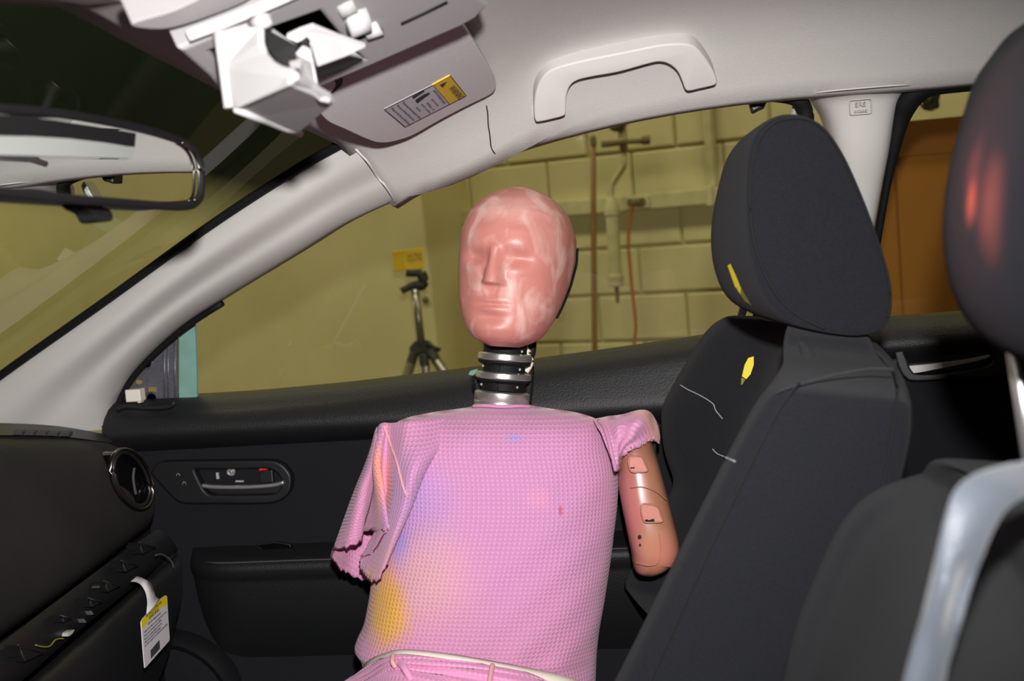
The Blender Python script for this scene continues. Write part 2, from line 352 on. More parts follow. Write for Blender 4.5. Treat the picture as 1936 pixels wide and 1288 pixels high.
# orange cord hanging from the socket
oc2 = thing('extension_cord', W(1200, 386, .08), 'orange cord hanging from the raceway socket', 'cord')
pts = [W(a, b, .085) for a, b in ((1203, 384), (1196, 392), (1190, 425), (1188, 460), (1191, 500), (1195, 545), (1200, 590), (1202, 620), (1198, 665), (1196, 760), (1200, 860))]
pts += [V((pts[-1].x, pts[-1].y, .25)), V((pts[-1].x, pts[-1].y, .02)), V((pts[-1].x+.15, pts[-1].y, .01))]
tube('cord', spl(pts, 80), .0065, M['orange'], oc2, 8)
lathe('plug', W(1206, 383, .075), WN, [(0, 0), (.016, 0), (.014, .03), (.006, .04), (0, .04)], M['dirtypipe'], oc2, 12)
# brown pole
pb = W(1125, 700, .25); bp = thing('brown_pole', V((pb.x, pb.y, 0)), 'thin brown pole standing upright against the block wall', 'pole')
tube('shaft', [W(1121, 262, .25), W(1122, 400, .25), W(1125, 700, .25), V((pb.x, pb.y, 0))], .0105, M['brownpipe'], bp, 12)
lathe('tip', W(1121, 262, .25), (0, 0, 1), [(0.012, -.02), (.012, 0), (.008, .008), (0, .009)], M['dirtypipe'], bp, 12)
# compressed air drop leg: valve, hose and trap
ft = thing('air_line_drop', W(1165, 560, .1), 'cream painted air line drop leg with cross valve and trap', 'pipe')
tube('riser', [W(1178, 190, .1), W(1178, 236, .1), W(1179, 262, .1), W(1180, 300, .1), W(1179, 318, .1)], .011, M['pipe'], ft, 12)
tube('valve_handle', [W(1139, 273, .12), W(1160, 271, .12), W(1180, 269, .12)], [.013, .012, .010], M['dirtypipe'], ft, 10)
tube('outlet_nipple', [W(1180, 268, .12), W(1200, 267, .12), W(1222, 266, .12)], [.010, .010, .011], M['dirtypipe'], ft, 10)
lathe('outlet_cap', W(1214, 266, .12), (1, 0, 0), [(0, 0), (.016, 0), (.016, .022), (0, .022)], M['dirtypipe'], ft, 12)
lathe('valve_body', W(1180, 285, .1), (0, 0, 1), [(0, 0), (.016, 0), (.018, .02), (.018, .05), (.014, .06), (0, .06)], M['pipe'], ft, 14)
tube('valve_block', spl([W(1156, 232, .12), W(1165, 240, .12), W(1175, 232, .12), W(1183, 225, .12)], 12), .02, M['dirtypipe'], ft, 10)
tube('elbow_pipe', spl([W(1180, 300, .1), W(1180, 312, .1), W(1175, 322, .1), W(1163, 340, .1), W(1157, 352, .1), W(1155, 375, .1)], 24), .0115, M['pipe'], ft, 12)
ax = (W(1166, 545, .1)-W(1156, 372, .1)).normalized()
k = (W(1166, 545, .1)-W(1156, 372, .1)).length/173
lathe('filter_bowl', W(1154.5, 358, .1), ax, [(0, 0), (.012, 0), (.012, 14*k), (.014, 14*k), (.022, 24*k), (.029, 34*k), (.030, 42*k), (.030, 48*k), (.026, 50*k), (.025, 60*k), (.0245, 160*k), (.030, 163*k), (.030, 171*k), (.028, 172*k), (.029, 182*k), (.02, 184*k), (0, 184*k)], M['pipe'], ft, 24)
lathe('drain_nipple', W(1166, 541, .1), ax, [(.008, 0), (.008, 10*k), (.006, 11*k), (.008, 16*k), (.008, 22*k), (.006, 23*k), (.007, 32*k), (0, 32*k)], M['dirtypipe'], ft, 12)
# tripod with a yellow carton on top
TD = 3.2
def T(px, py, dd=0.0): return PD(px, py, TD+dd)
tp = thing('tripod', (T(797, 640).x, T(797, 640).y, 0), 'camera tripod with silver column standing before the yellow panel', 'tripod')
tube('column', [T(785, 548), T(797, 650)], .0125, M['tripodmetal'], tp, 14)
lathe('column_clamp', T(785, 552), (T(785, 548)-T(797, 650)), [(0, -.002), (.014, -.002), (.014, .006), (0, .006)], M['chrome'], tp, 14)
tube('pan_head', spl([T(768, 516), T(782, 517), T(797, 516)], 8), [.012]*8, M['tripod'], tp, 10)
tube('head_bracket', spl([T(796, 516), T(801, 530), T(798, 540), T(785, 540)], 10), [.017]*10, M['tripod'], tp, 10)
tube('pan_handle', [T(788, 540), T(775, 542), T(762, 549), T(759, 551)], [.016, .012, .011, .013], M['tripod'], tp, 10)
prism('spider', [T(783, 645), T(808, 643), T(822, 660), T(806, 668), T(776, 672), T(773, 658)], F*.07, M['tripod'], tp, .006)
tube('side_crank', [T(806, 650), T(822, 658), T(832, 663)], [.010, .006, .009], M['tripod'], tp, 8)
g = CAM.z
for (ax_, ay_, bx_, by_, dd) in ((783, 668, 761, 735, -.03), (801, 668, 806, 735, .03), (812, 662, 845, 712, .0)):
    a, b_ = T(ax_, ay_), T(bx_, by_, dd); dirn = (b_-a).normalized(); tt = -a.z/dirn.z
    lg = tube('leg', [a, a+dirn*.32, a+dirn*tt*.6, a+dirn*tt], [.016, .015, .012, .011], M['tripod'], tp, 10)
    tube('leg_tube', [a+dirn*.03, a+dirn*.30], [.0165, .0155], M['tripodmetal'], lg, 10)
cb = thing('yellow_carton', T(781, 512), 'small yellow printed carton standing on the tripod head', 'box')
cx, cy = (T(805, 505)-T(765, 511)), (T(763, 473)-T(765, 511)); c0 = T(765.5, 512)
prism('carton_body', [T(765.5, 512), T(803, 508), T(801, 468), T(762, 473)], (F*.9-R*.55+U*.0).normalized()*.06 , M['box'], cb, .002)
ex = cx.normalized(); ey = cy.normalized(); q = c0 - (ex.cross(ey))*0
nn = ex.cross(ey)
if nn.dot(F) > 0: pass
text('print', 'ULTRA', c0+ex*.007+ey*.030-F*.0025, ex, ey, .016, M['ink'], cb, .0004)
text('print', 'Power Pac', c0+ex*.007+ey*.021-F*.0025, ex, ey, .0115, M['ink'], cb, .0004)
# cardboard sheet behind the rear door
CY = 2.35
kb = thing('cardboard_sheet', (PY(1700, 420, CY).x+.6, CY, 0), 'tall brown cardboard sheet standing outside the rear door window', 'cardboard')
xl = PY(1575, 420, CY).x; zt_ = PY(1760, 227, CY).z; zf = PY(1760, 293, CY).z
obox('panel', ((xl+2.3)/2, CY, zf/2), 2.3-xl, .02, zf, M['cardboard'], kb)
obox('flap', ((xl+2.3)/2, CY-.006, (zf+zt_)/2+.001), 2.3-xl, .02, zt_-zf, M['carddark'], kb)
xc = PY(1697, 420, CY).x; obox('fold_crease', (xc, CY-.0105, zf/2), .004, .002, zf, M['carddark'], kb)
obox('back_panel', ((xl+2.3)/2, CY+.16, zt_*.49), 2.3-xl, .02, zt_*.98, M['cardboard'], kb)
obox('side_panel', (xl+.011, CY+.08, zt_*.49), .02, .14, zt_*.98, M['cardboard'], kb)
# chain hoist hook on the far wall
HD = 3.0
ch = thing('chain_hoist', PD(1770, 160, HD), 'black chain hoist hanging beyond the rear door window', 'hoist')
prism('hook_block', [PD(1758, 150, HD), PD(1779, 150, HD), PD(1780, 175, HD), PD(1777, 190, HD), PD(1778, 204, HD), PD(1766, 204, HD), PD(1757, 192, HD), PD(1761, 175, HD)], F*.05, M['chain'], ch, .006)
tube('hanger', [PD(1769, 160, HD+.02), PD(1766, 60, HD+.02)], .012, M['chain'], ch, 8)
lk = spl([PD(a, b, HD-.02) for a, b in ((1757, 170), (1750, 172), (1744, 182), (1746, 192), (1752, 200), (1759, 199))], 13)
for i in range(0, 12, 2):
    c = (lk[i]+lk[i+1])/2; t = (lk[i+1]-lk[i]).normalized(); a, b = frame_of(t, F)
    if i % 4: a = (a*.4+F*.9).normalized()
    tube('chain_link', [c + t*.014*math.cos(th) + a*.009*math.sin(th) for th in [2*math.pi*q/14 for q in range(14)]], .0034, M['chain'], ch, 6, closed=True)

# ------------------------------------------------------------------ car shell: headliner
EDGE_Y = 1.27
ed = [PY(a, b, EDGE_Y) for a, b in ((740, 383), (800, 347), (870, 312), (980, 270), (1100, 237), (1200, 214), (1300, 195), (1400, 182), (1500, 171), (1620, 165), (1720, 159), (1830, 148))]
EX, EZ = [p.x for p in ed], [p.z for p in ed]
EX += [.6, 1.0, 1.6]; EZ += [EZ[-1]+.002, EZ[-1]-.010, EZ[-1]-.07]
EX = [-1.05]+EX; EZ = [EZ[0]-.15]+EZ
fr_pts = [PY(650, 270, 1.20), PY(420, 163, 1.0), PY(110, -2, .76)]
def header(y):
    yy = y if y >= .76 else 1.52-y
    ys = [fr_pts[2].y, fr_pts[1].y, fr_pts[0].y, EDGE_Y]; e0 = ed[0]
    return lin(yy, ys, [fr_pts[2].x, fr_pts[1].x, fr_pts[0].x, e0.x]), lin(yy, ys, [fr_pts[2].z, fr_pts[1].z, fr_pts[0].z, e0.z])
prof = [(1.30, .012), (1.285, -.002), (1.27, 0), (1.262, .012), (1.25, .026), (1.235, .042), (1.215, .058), (1.185, .073), (1.14, .085), (1.08, .094), (1.0, .100), (.9, .105), (.76, .108), (.62, .105), (.52, .10), (.42, .094), (.35, .088), (.31, .075)]
NX = 60; rows = []
for y, dz in prof:
    hx, hz = header(y); row = []
    for i in range(NX):
        f = (i/(NX-1))**1.15; x = hx + (1.6-hx)*f
        z = lin(x, EX, EZ) + dz
        b = min(1, max(0, (x-hx)/.22)); b = b*b*(3-2*b)
        row.append(V((x, y, hz*(1-b) + z*b if y < 1.265 else z)))
    rows.append(row)
# smooth along X a little
for r in rows:
    for _ in range(4):
        zz = [p.z for p in r]
        for i in range(1, NX-1): r[i].z = (zz[i-1]+2*zz[i]+zz[i+1])/4
ceil = grid('ceiling', rows, M['headliner'], None, base=(.3, .8, CZ+.2))
tag(ceil, 'light grey cloth headliner of the car roof curving down to the window edge', 'headliner', kind='structure')
md = ceil.modifiers.new('s', 'SOLIDIFY'); md.thickness = .012; md.offset = 0
def roof_pt(px, py, lift=.0):
    best = None; r = ray(px, py)
    for i in range(len(rows)-1):
        for j in range(NX-1):
            for tri in ((rows[i][j], rows[i][j+1], rows[i+1][j+1]), (rows[i][j], rows[i+1][j+1], rows[i+1][j])):
                a, b, c = tri; n = (b-a).cross(c-a)
                if abs(n.dot(r)) < 1e-12: continue
                t = (a-CAM).dot(n)/r.dot(n)
                if t < .2: continue
                p = CAM+r*t
                if (b-a).cross(p-a).dot(n) >= -1e-9 and (c-b).cross(p-b).dot(n) >= -1e-9 and (a-c).cross(p-c).dot(n) >= -1e-9:
                    if best is None or t < best[0]: best = (t, p)
    return (best[1] - r.normalized()*lift) if best else PY(px, py, 1.24)
pen = [roof_pt(a, b, .0068) for a, b in ((919, 196), (922, 215), (923, 235), (926, 255), (928, 275), (931, 284), (936, 291))]
tube('pen_line', spl(pen, 40), .0008, M['ink'], ceil, 6)
# windshield header trim shadow gap is real: the roof ends there
# A pillar trim
NP = 40
e0 = spl([PY(-130, 812, 1.33), PY(0, 712, 1.32), PY(200, 570, 1.29), PY(400, 426, 1.255), PY(560, 322, 1.225), PY(655, 268, 1.20)], NP)
e4 = spl([PY(200, 812, 1.385), PY(206, 790, 1.385), PY(219, 752, 1.383), PY(252, 700, 1.375), PY(330, 626, 1.36), PY(420, 566, 1.345), PY(560, 481, 1.31), PY(650, 425, 1.29), PY(742, 382, 1.268)], NP)
prow = [[] for _ in range(10)]
for i in range(NP):
    a, b = e0[i], e4[i]; t = i/(NP-1); d = b-a; k = .6+.4*math.sin(math.pi*min(1, t*1.1))
    def q(f, y): return a + d*f + V((0, -y*k, 0)) + V((.4*y*k, 0, 0))
    pts_ = [a + V((-.012, .02, 0)), a, q(.2, .020), q(.37, .036), q(.60, .018), q(.72, .030), q(.88, .024), q(.97, .010), b, b + V((-.004, .05, .004))]
    for j in range(10): prow[j].append(pts_[j])
tr1 = grid('trim_1', prow, M['pillar'], None, sub=2); tag(tr1, 'light grey windshield pillar trim rising from dash to roof', 'pillar trim', kind='structure')
tube('panel_seam', spl([p + V((.003, -.004, 0)) for p in [prow[j][-1] for j in range(1, 9)]], 30), .0016, M['handle'], tr1, 6)
# dark seal along both pillar edges
sl = thing('trim_2', e0[20], 'black rubber seal between windshield and pillar trim', 'seal', kind='structure')
tube('seal', [p + V((-.001, -.001, 0)) for p in e0], [.0062]*NP, M['rubber'], sl, 8)
sl2 = thing('trim_3', e4[10], 'black door aperture seal along the pillar trim', 'seal', kind='structure')
tube('seal', [p + V((.001, .010, -.002)) for p in e4[2:25]], .0048, M['rubber'], sl2, 8)
# B pillar trim
def BP(px, py, y): return PY(px, py, y)
bl = [(1534, 176, 1.275), (1541, 190, 1.30), (1560, 225, 1.31), (1575, 300, 1.32), (1585, 420, 1.345), (1590, 640, 1.38), (1590, 900, 1.38)]
br = [(1724, 160, 1.275), (1713, 175, 1.30), (1700, 205, 1.31), (1685, 290, 1.32), (1663, 400, 1.345), (1640, 540, 1.37), (1625, 900, 1.38)]
L = spl([BP(*p) for p in bl], 30); Rr = spl([BP(*p) for p in br], 30)
rws = []
for a, b in zip(L, Rr):
    rws.append([a+V((0, .05, 0)), a+V((.0, .01, 0)), a*.9+b*.1+V((0, -.012, 0)), a*.5+b*.5+V((0, -.017, 0)), a*.1+b*.9+V((0, -.012, 0)), b+V((0, .01, 0)), b+V((0, .05, 0))])
tr4 = grid('trim_4', rws, M['pillar'], None, sub=2); tag(tr4, 'light grey centre pillar trim with embossed airbag mark', 'pillar trim', kind='structure')
tube('panel_seam', spl([a + V((0, -.004, -.001)) for a in rws[0][1:6]], 24), .0011, M['handle'], tr4, 6)
ctr = PY(1627, 202, 1.284); exb = (PY(1645, 200, 1.284)-PY(1610, 203, 1.284)).normalized(); eyb = (PY(1627, 190, 1.2825)-PY(1628, 214, 1.289)).normalized()
bn = exb.cross(eyb).normalized()
def rrect(c, ex, ey, a, b, r, n=5):
    out = []
    for (sx, sy, st) in ((1, 1, 0), (-1, 1, 90), (-1, -1, 180), (1, -1, 270)):
        for i in range(n+1):
            th = math.radians(st+90*i/n); out.append(c + ex*(sx*(a-r)+r*math.cos(th)) + ey*(sy*(b-r)+r*math.sin(th)))
    return out
for lift in (.0,):
    tube('emboss_frame', rrect(ctr, exb, eyb, .0098, .0075, .002), .0007, M['pillar'], tr4, 6, closed=True)
text('lettering', 'SRS', ctr-exb*.0+eyb*.0005, exb, eyb, .0088, M['pillar'], tr4, .0006, 1.0, 'CENTER')
text('lettering', 'AIRBAG', ctr-eyb*.0055, exb, eyb, .0046, M['pillar'], tr4, .0006, 1.0, 'CENTER')
# front door aperture seal near the centre pillar, bracket and frame strip
sl3 = thing('trim_5', PY(1520, 195, 1.31), 'black door seal arching into the centre pillar above the headrest', 'seal', kind='structure')
tube('seal', spl([PY(1215, 219, 1.32), PY(1300, 199, 1.32), PY(1420, 183, 1.315), PY(1480, 181, 1.31), PY(1508, 188, 1.31), PY(1521, 206, 1.315), PY(1524, 235, 1.32), PY(1515, 300, 1.335), PY(1480, 450, 1.365), PY(1430, 620, 1.39)], 60), [.003+.007*min(1, i/22) for i in range(60)], M['rubber'], sl3, 8)
prism('bracket', [PY(a, b, 1.335) for a, b in ((1410, 176), (1466, 172), (1464, 186), (1450, 190), (1445, 204), (1436, 207), (1421, 215))], (0, .02, 0), M['black'], sl3, .003)
prism('clip', [PY(a, b, 1.33) for a, b in ((1316, 190), (1384, 183), (1384, 189), (1330, 195), (1318, 197))], (0, .01, 0), M['rubber'], sl3, .001)
prism('frame_strip', [PY(1494, 214, 1.345), PY(1500, 190, 1.342), PY(1510, 200, 1.342), PY(1512, 230, 1.348), PY(1409, 600, 1.395), PY(1402, 640, 1.40), PY(1382, 640, 1.40)], (0, .02, 0), M['silver'], sl3, .002)
# rear door frame seal
sl4 = thing('trim_6', PY(1720, 190, 1.31), 'black door seal arching over the rear side window', 'seal', kind='structure')
tube('seal', spl([PY(1648, 520, 1.385), PY(1668, 400, 1.355), PY(1690, 280, 1.33), PY(1705, 215, 1.32), PY(1725, 178, 1.31), PY(1760, 158, 1.305), PY(1830, 149, 1.30)], 36) + [V((.40, 1.305, EZ[-4]+.0)), V((.65, 1.305, EZ[-3]-.006)), V((1.0, 1.31, EZ[-2]-.006))],
     [.005+.011*max(0, min(1, (i-8)/12)) for i in range(39)], M['rubber'], sl4, 10)
# ------------------------------------------------------------------ windows
dg = mk('window_2', [V((-.76, 1.425, CZ-.2)), V((.10, 1.41, CZ-.16)), V((.07, 1.325, CZ+.15)), V((-.40, 1.33, CZ+.12)), V((-.76, 1.42, CZ-.10))], [(0, 1, 2, 3, 4)], M['doorglass'], None, False)
tag(dg, 'clear side window glass of the front passenger door', 'window', kind='structure')
rg = mk('window_3', [V((.12, 1.42, CZ-.14)), V((1.6, 1.42, CZ-.14)), V((1.5, 1.325, CZ+.15)), V((.14, 1.325, CZ+.15))], [(0, 1, 2, 3)], M['doorglass'], None, False)
tag(rg, 'clear side window glass of the rear door', 'window', kind='structure')
# windshield; the dark tint at its top stands in for the unlit hall above
top = [V((fr_pts[0].x-.01, 1.24, fr_pts[0].z+.002)), V((fr_pts[1].x-.012, 1.0, fr_pts[1].z+.006)), V((fr_pts[2].x-.012, .76, fr_pts[2].z+.008)), V((fr_pts[1].x-.012, .52, fr_pts[1].z+.006)), V((fr_pts[0].x-.01, .28, fr_pts[0].z+.002))]
b0 = e0[0]; bot = [V((b0.x-.02, 1.37, b0.z-.02)), V((b0.x-.10, 1.06, b0.z-.02)), V((b0.x-.12, .76, b0.z-.02)), V((b0.x-.10, .46, b0.z-.02)), V((b0.x-.02, .15, b0.z-.02))]
top = [p + V((-.022, 0, .004)) for p in top]; bot = [p + V((-.05, .01, .0)) for p in bot]; top = [p + (p-q)*.14 + V((0, (p.y-.76)*.12, 0)) for p, q in zip(top, bot)]; bot = [p + V((0, (p.y-.76)*.10, 0)) for p in bot]; tt_, bb_ = spl(top, 21), spl(bot, 21)
ws_rows = [[tt_[j].lerp(bb_[j], i/16) + V((-.02, 0, .02))*math.sin(math.pi*i/16)*.0 for j in range(21)] for i in range(17)]
def windshield_mat():
    m = glass('windshield_glass', (.82, .86, .70)); t = m.node_tree; n = t.nodes
    tr = [x for x in n if x.type == 'BSDF_TRANSPARENT'][0]
    uv = n.new('ShaderNodeUVMap'); sp = n.new('ShaderNodeSeparateXYZ'); t.links.new(uv.outputs[0], sp.inputs[0])
    rp = n.new('ShaderNodeValToRGB'); rp.color_ramp.elements[0].position = .24; rp.color_ramp.elements[0].color = (.02, .03, .03, 1)
    rp.color_ramp.elements[1].position = .37; rp.color_ramp.elements[1].color = (.82, .86, .70, 1)
    t.links.new(sp.outputs['Y'], rp.inputs[0]); t.links.new(rp.outputs[0], tr.inputs['Color']); return m
vs = [p for r in ws_rows for p in r]; fs = [(i*21+j, i*21+j+1, (i+1)*21+j+1, (i+1)*21+j) for i in range(16) for j in range(20)]
wsd = mk('window_1', vs, fs, windshield_mat(), None, True, [(j/20, i/16) for i in range(17) for j in range(21)])
tag(wsd, 'windshield glass with a dark tint band standing in for the unlit hall above', 'window', kind='structure')
#@@DOOR
# ------------------------------------------------------------------ front passenger door
belt = [(205, 762), (370, 757), (480, 750), (640, 735), (760, 721), (890, 705), (1000, 690), (1150, 670), (1320, 645), (1420, 628)]
DY = 1.385
bp_ = [PY(a, b, DY) for a, b in belt]; BX, BZ = [p.x for p in bp_], [p.z for p in bp_]
z2 = PY(450, 808, DY-.02).z; z3 = PY(450, 847, DY).z; z4 = PY(480, 1032, DY).z
XF = PY(213, 800, DY).x; XB = .07
door = thing('door_1', ((XF+XB)/2, 1.40, .2), 'black front passenger door panel with grained sill and cloth insert', 'door', kind='structure')
def drow(fn, n=40): return [fn(XF + (XB-XF)*i/(n-1)) for i in range(n)]
def bz(x): return lin(x, BX, BZ)
rows_d = [drow(lambda x: V((x, 1.43, bz(x)+.002))), drow(lambda x: V((x, 1.40, bz(x)+.003))), drow(lambda x: V((x, 1.385, bz(x)-.001))), drow(lambda x: V((x, 1.372, bz(x)-.012))), drow(lambda x: V((x, 1.368, (bz(x)*.6+z2*.4)))),
          drow(lambda x: V((x, 1.358, z2+.008))), drow(lambda x: V((x, 1.355, z2-.002))), drow(lambda x: V((x, 1.362, z2-.012))), drow(lambda x: V((x, 1.378, z3+.004))), drow(lambda x: V((x, 1.40, z3-.002)))]
grid('sill_pad', rows_d, M['leather'], door, sub=1)
rows_d = [drow(lambda x: V((x, 1.405, z3+.03))), drow(lambda x: V((x, 1.388, z3-.004))), drow(lambda x: V((x, 1.386, z3-.02))), drow(lambda x: V((x, 1.388, (z3+z4)/2))), drow(lambda x: V((x, 1.39, z4-.04)))]
grid('cloth_insert', rows_d, M['doorcloth'], door, sub=1)
zl = z4-.02
rows_d = [drow(lambda x: V((x, 1.39, zl))), drow(lambda x: V((x, 1.392, zl-.08))), drow(lambda x: V((x, 1.385, zl-.13))), drow(lambda x: V((x, 1.37, zl-.17))), drow(lambda x: V((x, 1.362, zl-.22))), drow(lambda x: V((x, 1.36, zl-.38)))]
grid('lower_panel', rows_d, M['doorcloth'], door, sub=1)
# armrest
AY = 1.335
za = PY(480, 1066, AY).z; zb_ = PY(480, 1103, AY).z
xs0 = PY(346, 1060, 1.37).x; NA = 30
def arm_row(i):
    t = i/(NA-1); x = xs0 + (XB-xs0)*t**1.3; k = min(1, (x-xs0)/.07); k = math.sqrt(max(0, 1-(1-k)**2)) if k < 1 else 1
    y = 1.392-(1.392-AY)*k; zt = z4
    drop = -.0
    return [V((x, 1.395, zt)), V((x, 1.388, zt)), V((x, y+.012, za+.004)), V((x, y+.003, za)), V((x, y, za-.006)), V((x, y+.001, (za+zb_)/2)), V((x, y+.004, zb_+.004)), V((x, y+.008, zb_)), V((x, y+.007, zb_-.005)), V((x, y+.018, zb_-.05)), V((x, y+.04, zb_-.085)), V((x, 1.395, zb_-.11))]
ar = grid('armrest', [arm_row(i) for i in range(NA)], M['leather'], door, sub=1)
tube('trim_groove', [arm_row(i)[3] + V((0, -.0005, .0012)) for i in range(3, NA)], .0011, M['greythread'], ar, 6)
pts = [PY(a, b, 1.37) for a, b in ((487, 1030), (520, 1026), (548, 1030), (552, 1044), (500, 1044))]
prism('pull_recess', pts, (0, .006, 0), M['gloss'], ar, .001)
tube('recess_rim', pts, .0012, M['black'], ar, 6, closed=True)
# inner handle set
BYc = 1.384
A = Plane(PY(300, 900, BYc), PY(540, 900, BYc), PY(400, 940, BYc-.001)); exd, eyd = V((1, 0, 0)), V((0, 0, 1))
out = spl([PY(a, b, BYc) for a, b in ((297, 889), (306, 877), (340, 874), (420, 873), (500, 872), (530, 876), (548, 893), (551, 910), (545, 930), (525, 943), (490, 946), (420, 946), (360, 946), (340, 940), (318, 918), (300, 898))], 90, True)
rec = spl([PY(a, b, BYc) for a, b in ((370, 884), (390, 881), (450, 881), (505, 880), (528, 887), (540, 905), (536, 925), (520, 936), (480, 938), (420, 938), (400, 936), (388, 926), (376, 903))], 70, True)
hp = plate('handle_bezel', PY(430, 910, BYc), V((1, 0, 0)), V((0, 0, 1)), out, [rec], .012, M['black'], door, .0025)
plate('recess_back', PY(430, 910, BYc+.006), V((1, 0, 0)), V((0, 0, 1)), [p+V((0, .004, 0)) for p in rec], [], .002, M['gloss'], hp)
tube('bezel_rim', [p + V((0, -.006, 0)) for p in rec], .0016, M['black'], hp, 8, closed=True)
lv = prism('handle_lever', [PY(a, b, BYc-.004) for a, b in ((384, 920), (420, 922), (480, 921), (520, 917), (536, 912), (534, 924), (524, 934), (480, 936), (410, 936), (398, 932))], (0, .012, 0), M['black'], door, .002)
tube('lever_edge', spl([PY(a, b, BYc-.008) for a, b in ((383, 918), (405, 921), (450, 921.5), (490, 920), (520, 917), (537, 912))], 24), .0040, M['chrome'], lv, 8, flat=.8)
prism('lever_base', [PY(a, b, BYc-.002) for a, b in ((489, 894), (500, 889), (515, 889), (517, 914), (491, 915))], (0, .01, 0), M['black'], door, .002)
prism('lock_mark', [PY(a, b, BYc-.003) for a, b in ((490, 884), (508, 883), (512, 886), (502, 889), (490, 891))], (0, .006, 0), M['red'], door, .0005)
lathe('screw', PY(437.5, 892, BYc), (0, -1, 0), [(0, 0), (.0066, 0), (.0066, .002), (.005, .003), (.0045, .0012), (.0022, .0012), (.0018, .0026), (0, .003)], M['chrome'], door, 20)
prism('metal_tab', [PY(a, b, BYc-.001) for a, b in ((408, 894), (412, 894), (414, 906), (409, 906))], (0, .003, 0), M['lens'], door, .0003)
prism('metal_tab', [PY(a, b, BYc-.001) for a, b in ((445, 909), (460, 909), (460, 912), (445, 912))], (0, .003, 0), M['lens'], door, .0003)
sw = prism('lock_switch', spl([PY(a, b, BYc-.0075) for a, b in ((330, 893), (336, 890), (342, 891), (357, 918), (358, 924), (352, 929), (345, 928), (331, 900))], 32, True), (0, .006, 0), M['gloss'], door, .001)
def padlock(px, py, op):
    o = PY(px, py, BYc-.0082); s = .0028
    prism('lock_icon', [o+V((-s, 0, -s)), o+V((s, 0, -s)), o+V((s, 0, s*.6)), o+V((-s, 0, s*.6))], (0, .0006, 0), M['lens'], sw)
    sh = V((-s*.8 if op else 0, 0, 0))
    tube('lock_icon', [o+sh+V((s*.7*math.cos(th), 0, s*.6+s*1.1*math.sin(th))) for th in [math.pi*i/8 for i in range(9)]], .0005, M['lens'], sw, 5)
padlock(341, 903, True); padlock(349, 919, False)
# speaker grille
sc = PY(318, 1345, 1.366); rO = (PY(318, 1345, 1.366)-PY(318, 1200, 1.366)).length; rI = rO*.83
lathe('speaker_ring', sc+V((0, .02, 0)), (0, -1, 0), [(rI, 0), (rI, .022), (rI+.004, .026), ((rI+rO)/2, .028), (rO-.004, .022), (rO, .008), (rO, 0)], M['black'], door, 64, True, True)
spk = lathe('speaker_grille', sc+V((0, .018, 0)), (0, -1, 0), [(0, 0), (rI, 0), (rI, .012), (rI*.97, .014), (rI*.6, .017), (0, .018)], M['doorcloth'], door, 64, True, True)
# mirror sail bracket, felt and connector
SP = 1.40
plo = [PY(a, b, SP) for a, b in ((212, 766), (222, 740), (250, 700), (330, 622), (337, 612), (337, 768))]
def hole(cx, cy, rx, ry, n=16): return [PY(cx+rx*math.cos(2*math.pi*i/n), cy+ry*math.sin(2*math.pi*i/n), SP) for i in range(n)]
def qhole(a, b, c, d): return [PY(a, b, SP), PY(c, b, SP), PY(c, d, SP), PY(a, d, SP)]
sail = plate('sail_bracket', PY(290, 700, SP), V((1, 0, 0)), V((0, 0, 1)), plo, [hole(293.5, 662, 5, 5), hole(276.5, 684.5, 5, 4.5), hole(260, 700.5, 3.8, 3.3), hole(263, 722.5, 7.5, 4.5), qhole(279.5, 732, 297, 741), qhole(236, 735, 270, 762)], .002, M['paintmetal'], door)
sail['label'] = 'grey painted steel bracket with punched holes'
lathe('bracket_dimple', PY(276, 686, SP-.0012), (0, -1, 0), [(.0115, 0), (.0095, .0015), (.008, .0004), (.0075, 0)], M['paintmetal'], sail, 24)
lathe('bracket_dimple', PY(286, 754, SP-.0012), (0, -1, 0), [(.011, 0), (.0095, .0015), (.008, .0004), (.0075, 0)], M['paintmetal'], sail, 24)
for a in (311, 318, 331): tube('bracket_rib', [PY(a-.5, 640, SP-.001), PY(a+.5, 766, SP-.001)], .0016, M['paintmetal'], sail, 6)
fe = prism('glass_run_felt', [PY(a, b, SP-.001) for a, b in ((338, 768), (338, 618), (352, 606), (366, 596), (369, 640), (371, 700), (372, 768))], (0, .006, 0), M['teal'], door, .001)
fe['label'] = 'teal felt glass run strip'
cc = obox('wiring_connector', PY(256, 747, SP-.012), .018, .014, .014, M['cable'], door, b=.0015); cc['label'] = 'white plastic wiring connector'
obox('connector_latch', PY(265, 748, SP-.012), .004, .010, .016, M['cable'], cc, b=.001)
obox('connector_wire', PY(255, 756, SP-.008), .008, .006, .008, M['brownpipe'], cc, b=.001)
cl = prism('sill_clip', [PY(a, b, 1.376) for a, b in ((885, 709), (888, 702), (903, 698), (902, 705), (893, 711))], (0, .008, 0), M['teal'], door, .001)
tube('sill_fold', spl([PY(a, b, 1.3665) for a, b in ((222, 775), (240, 769), (280, 772), (318, 769), (330, 761))], 16), .004, M['leather'], door, 8)
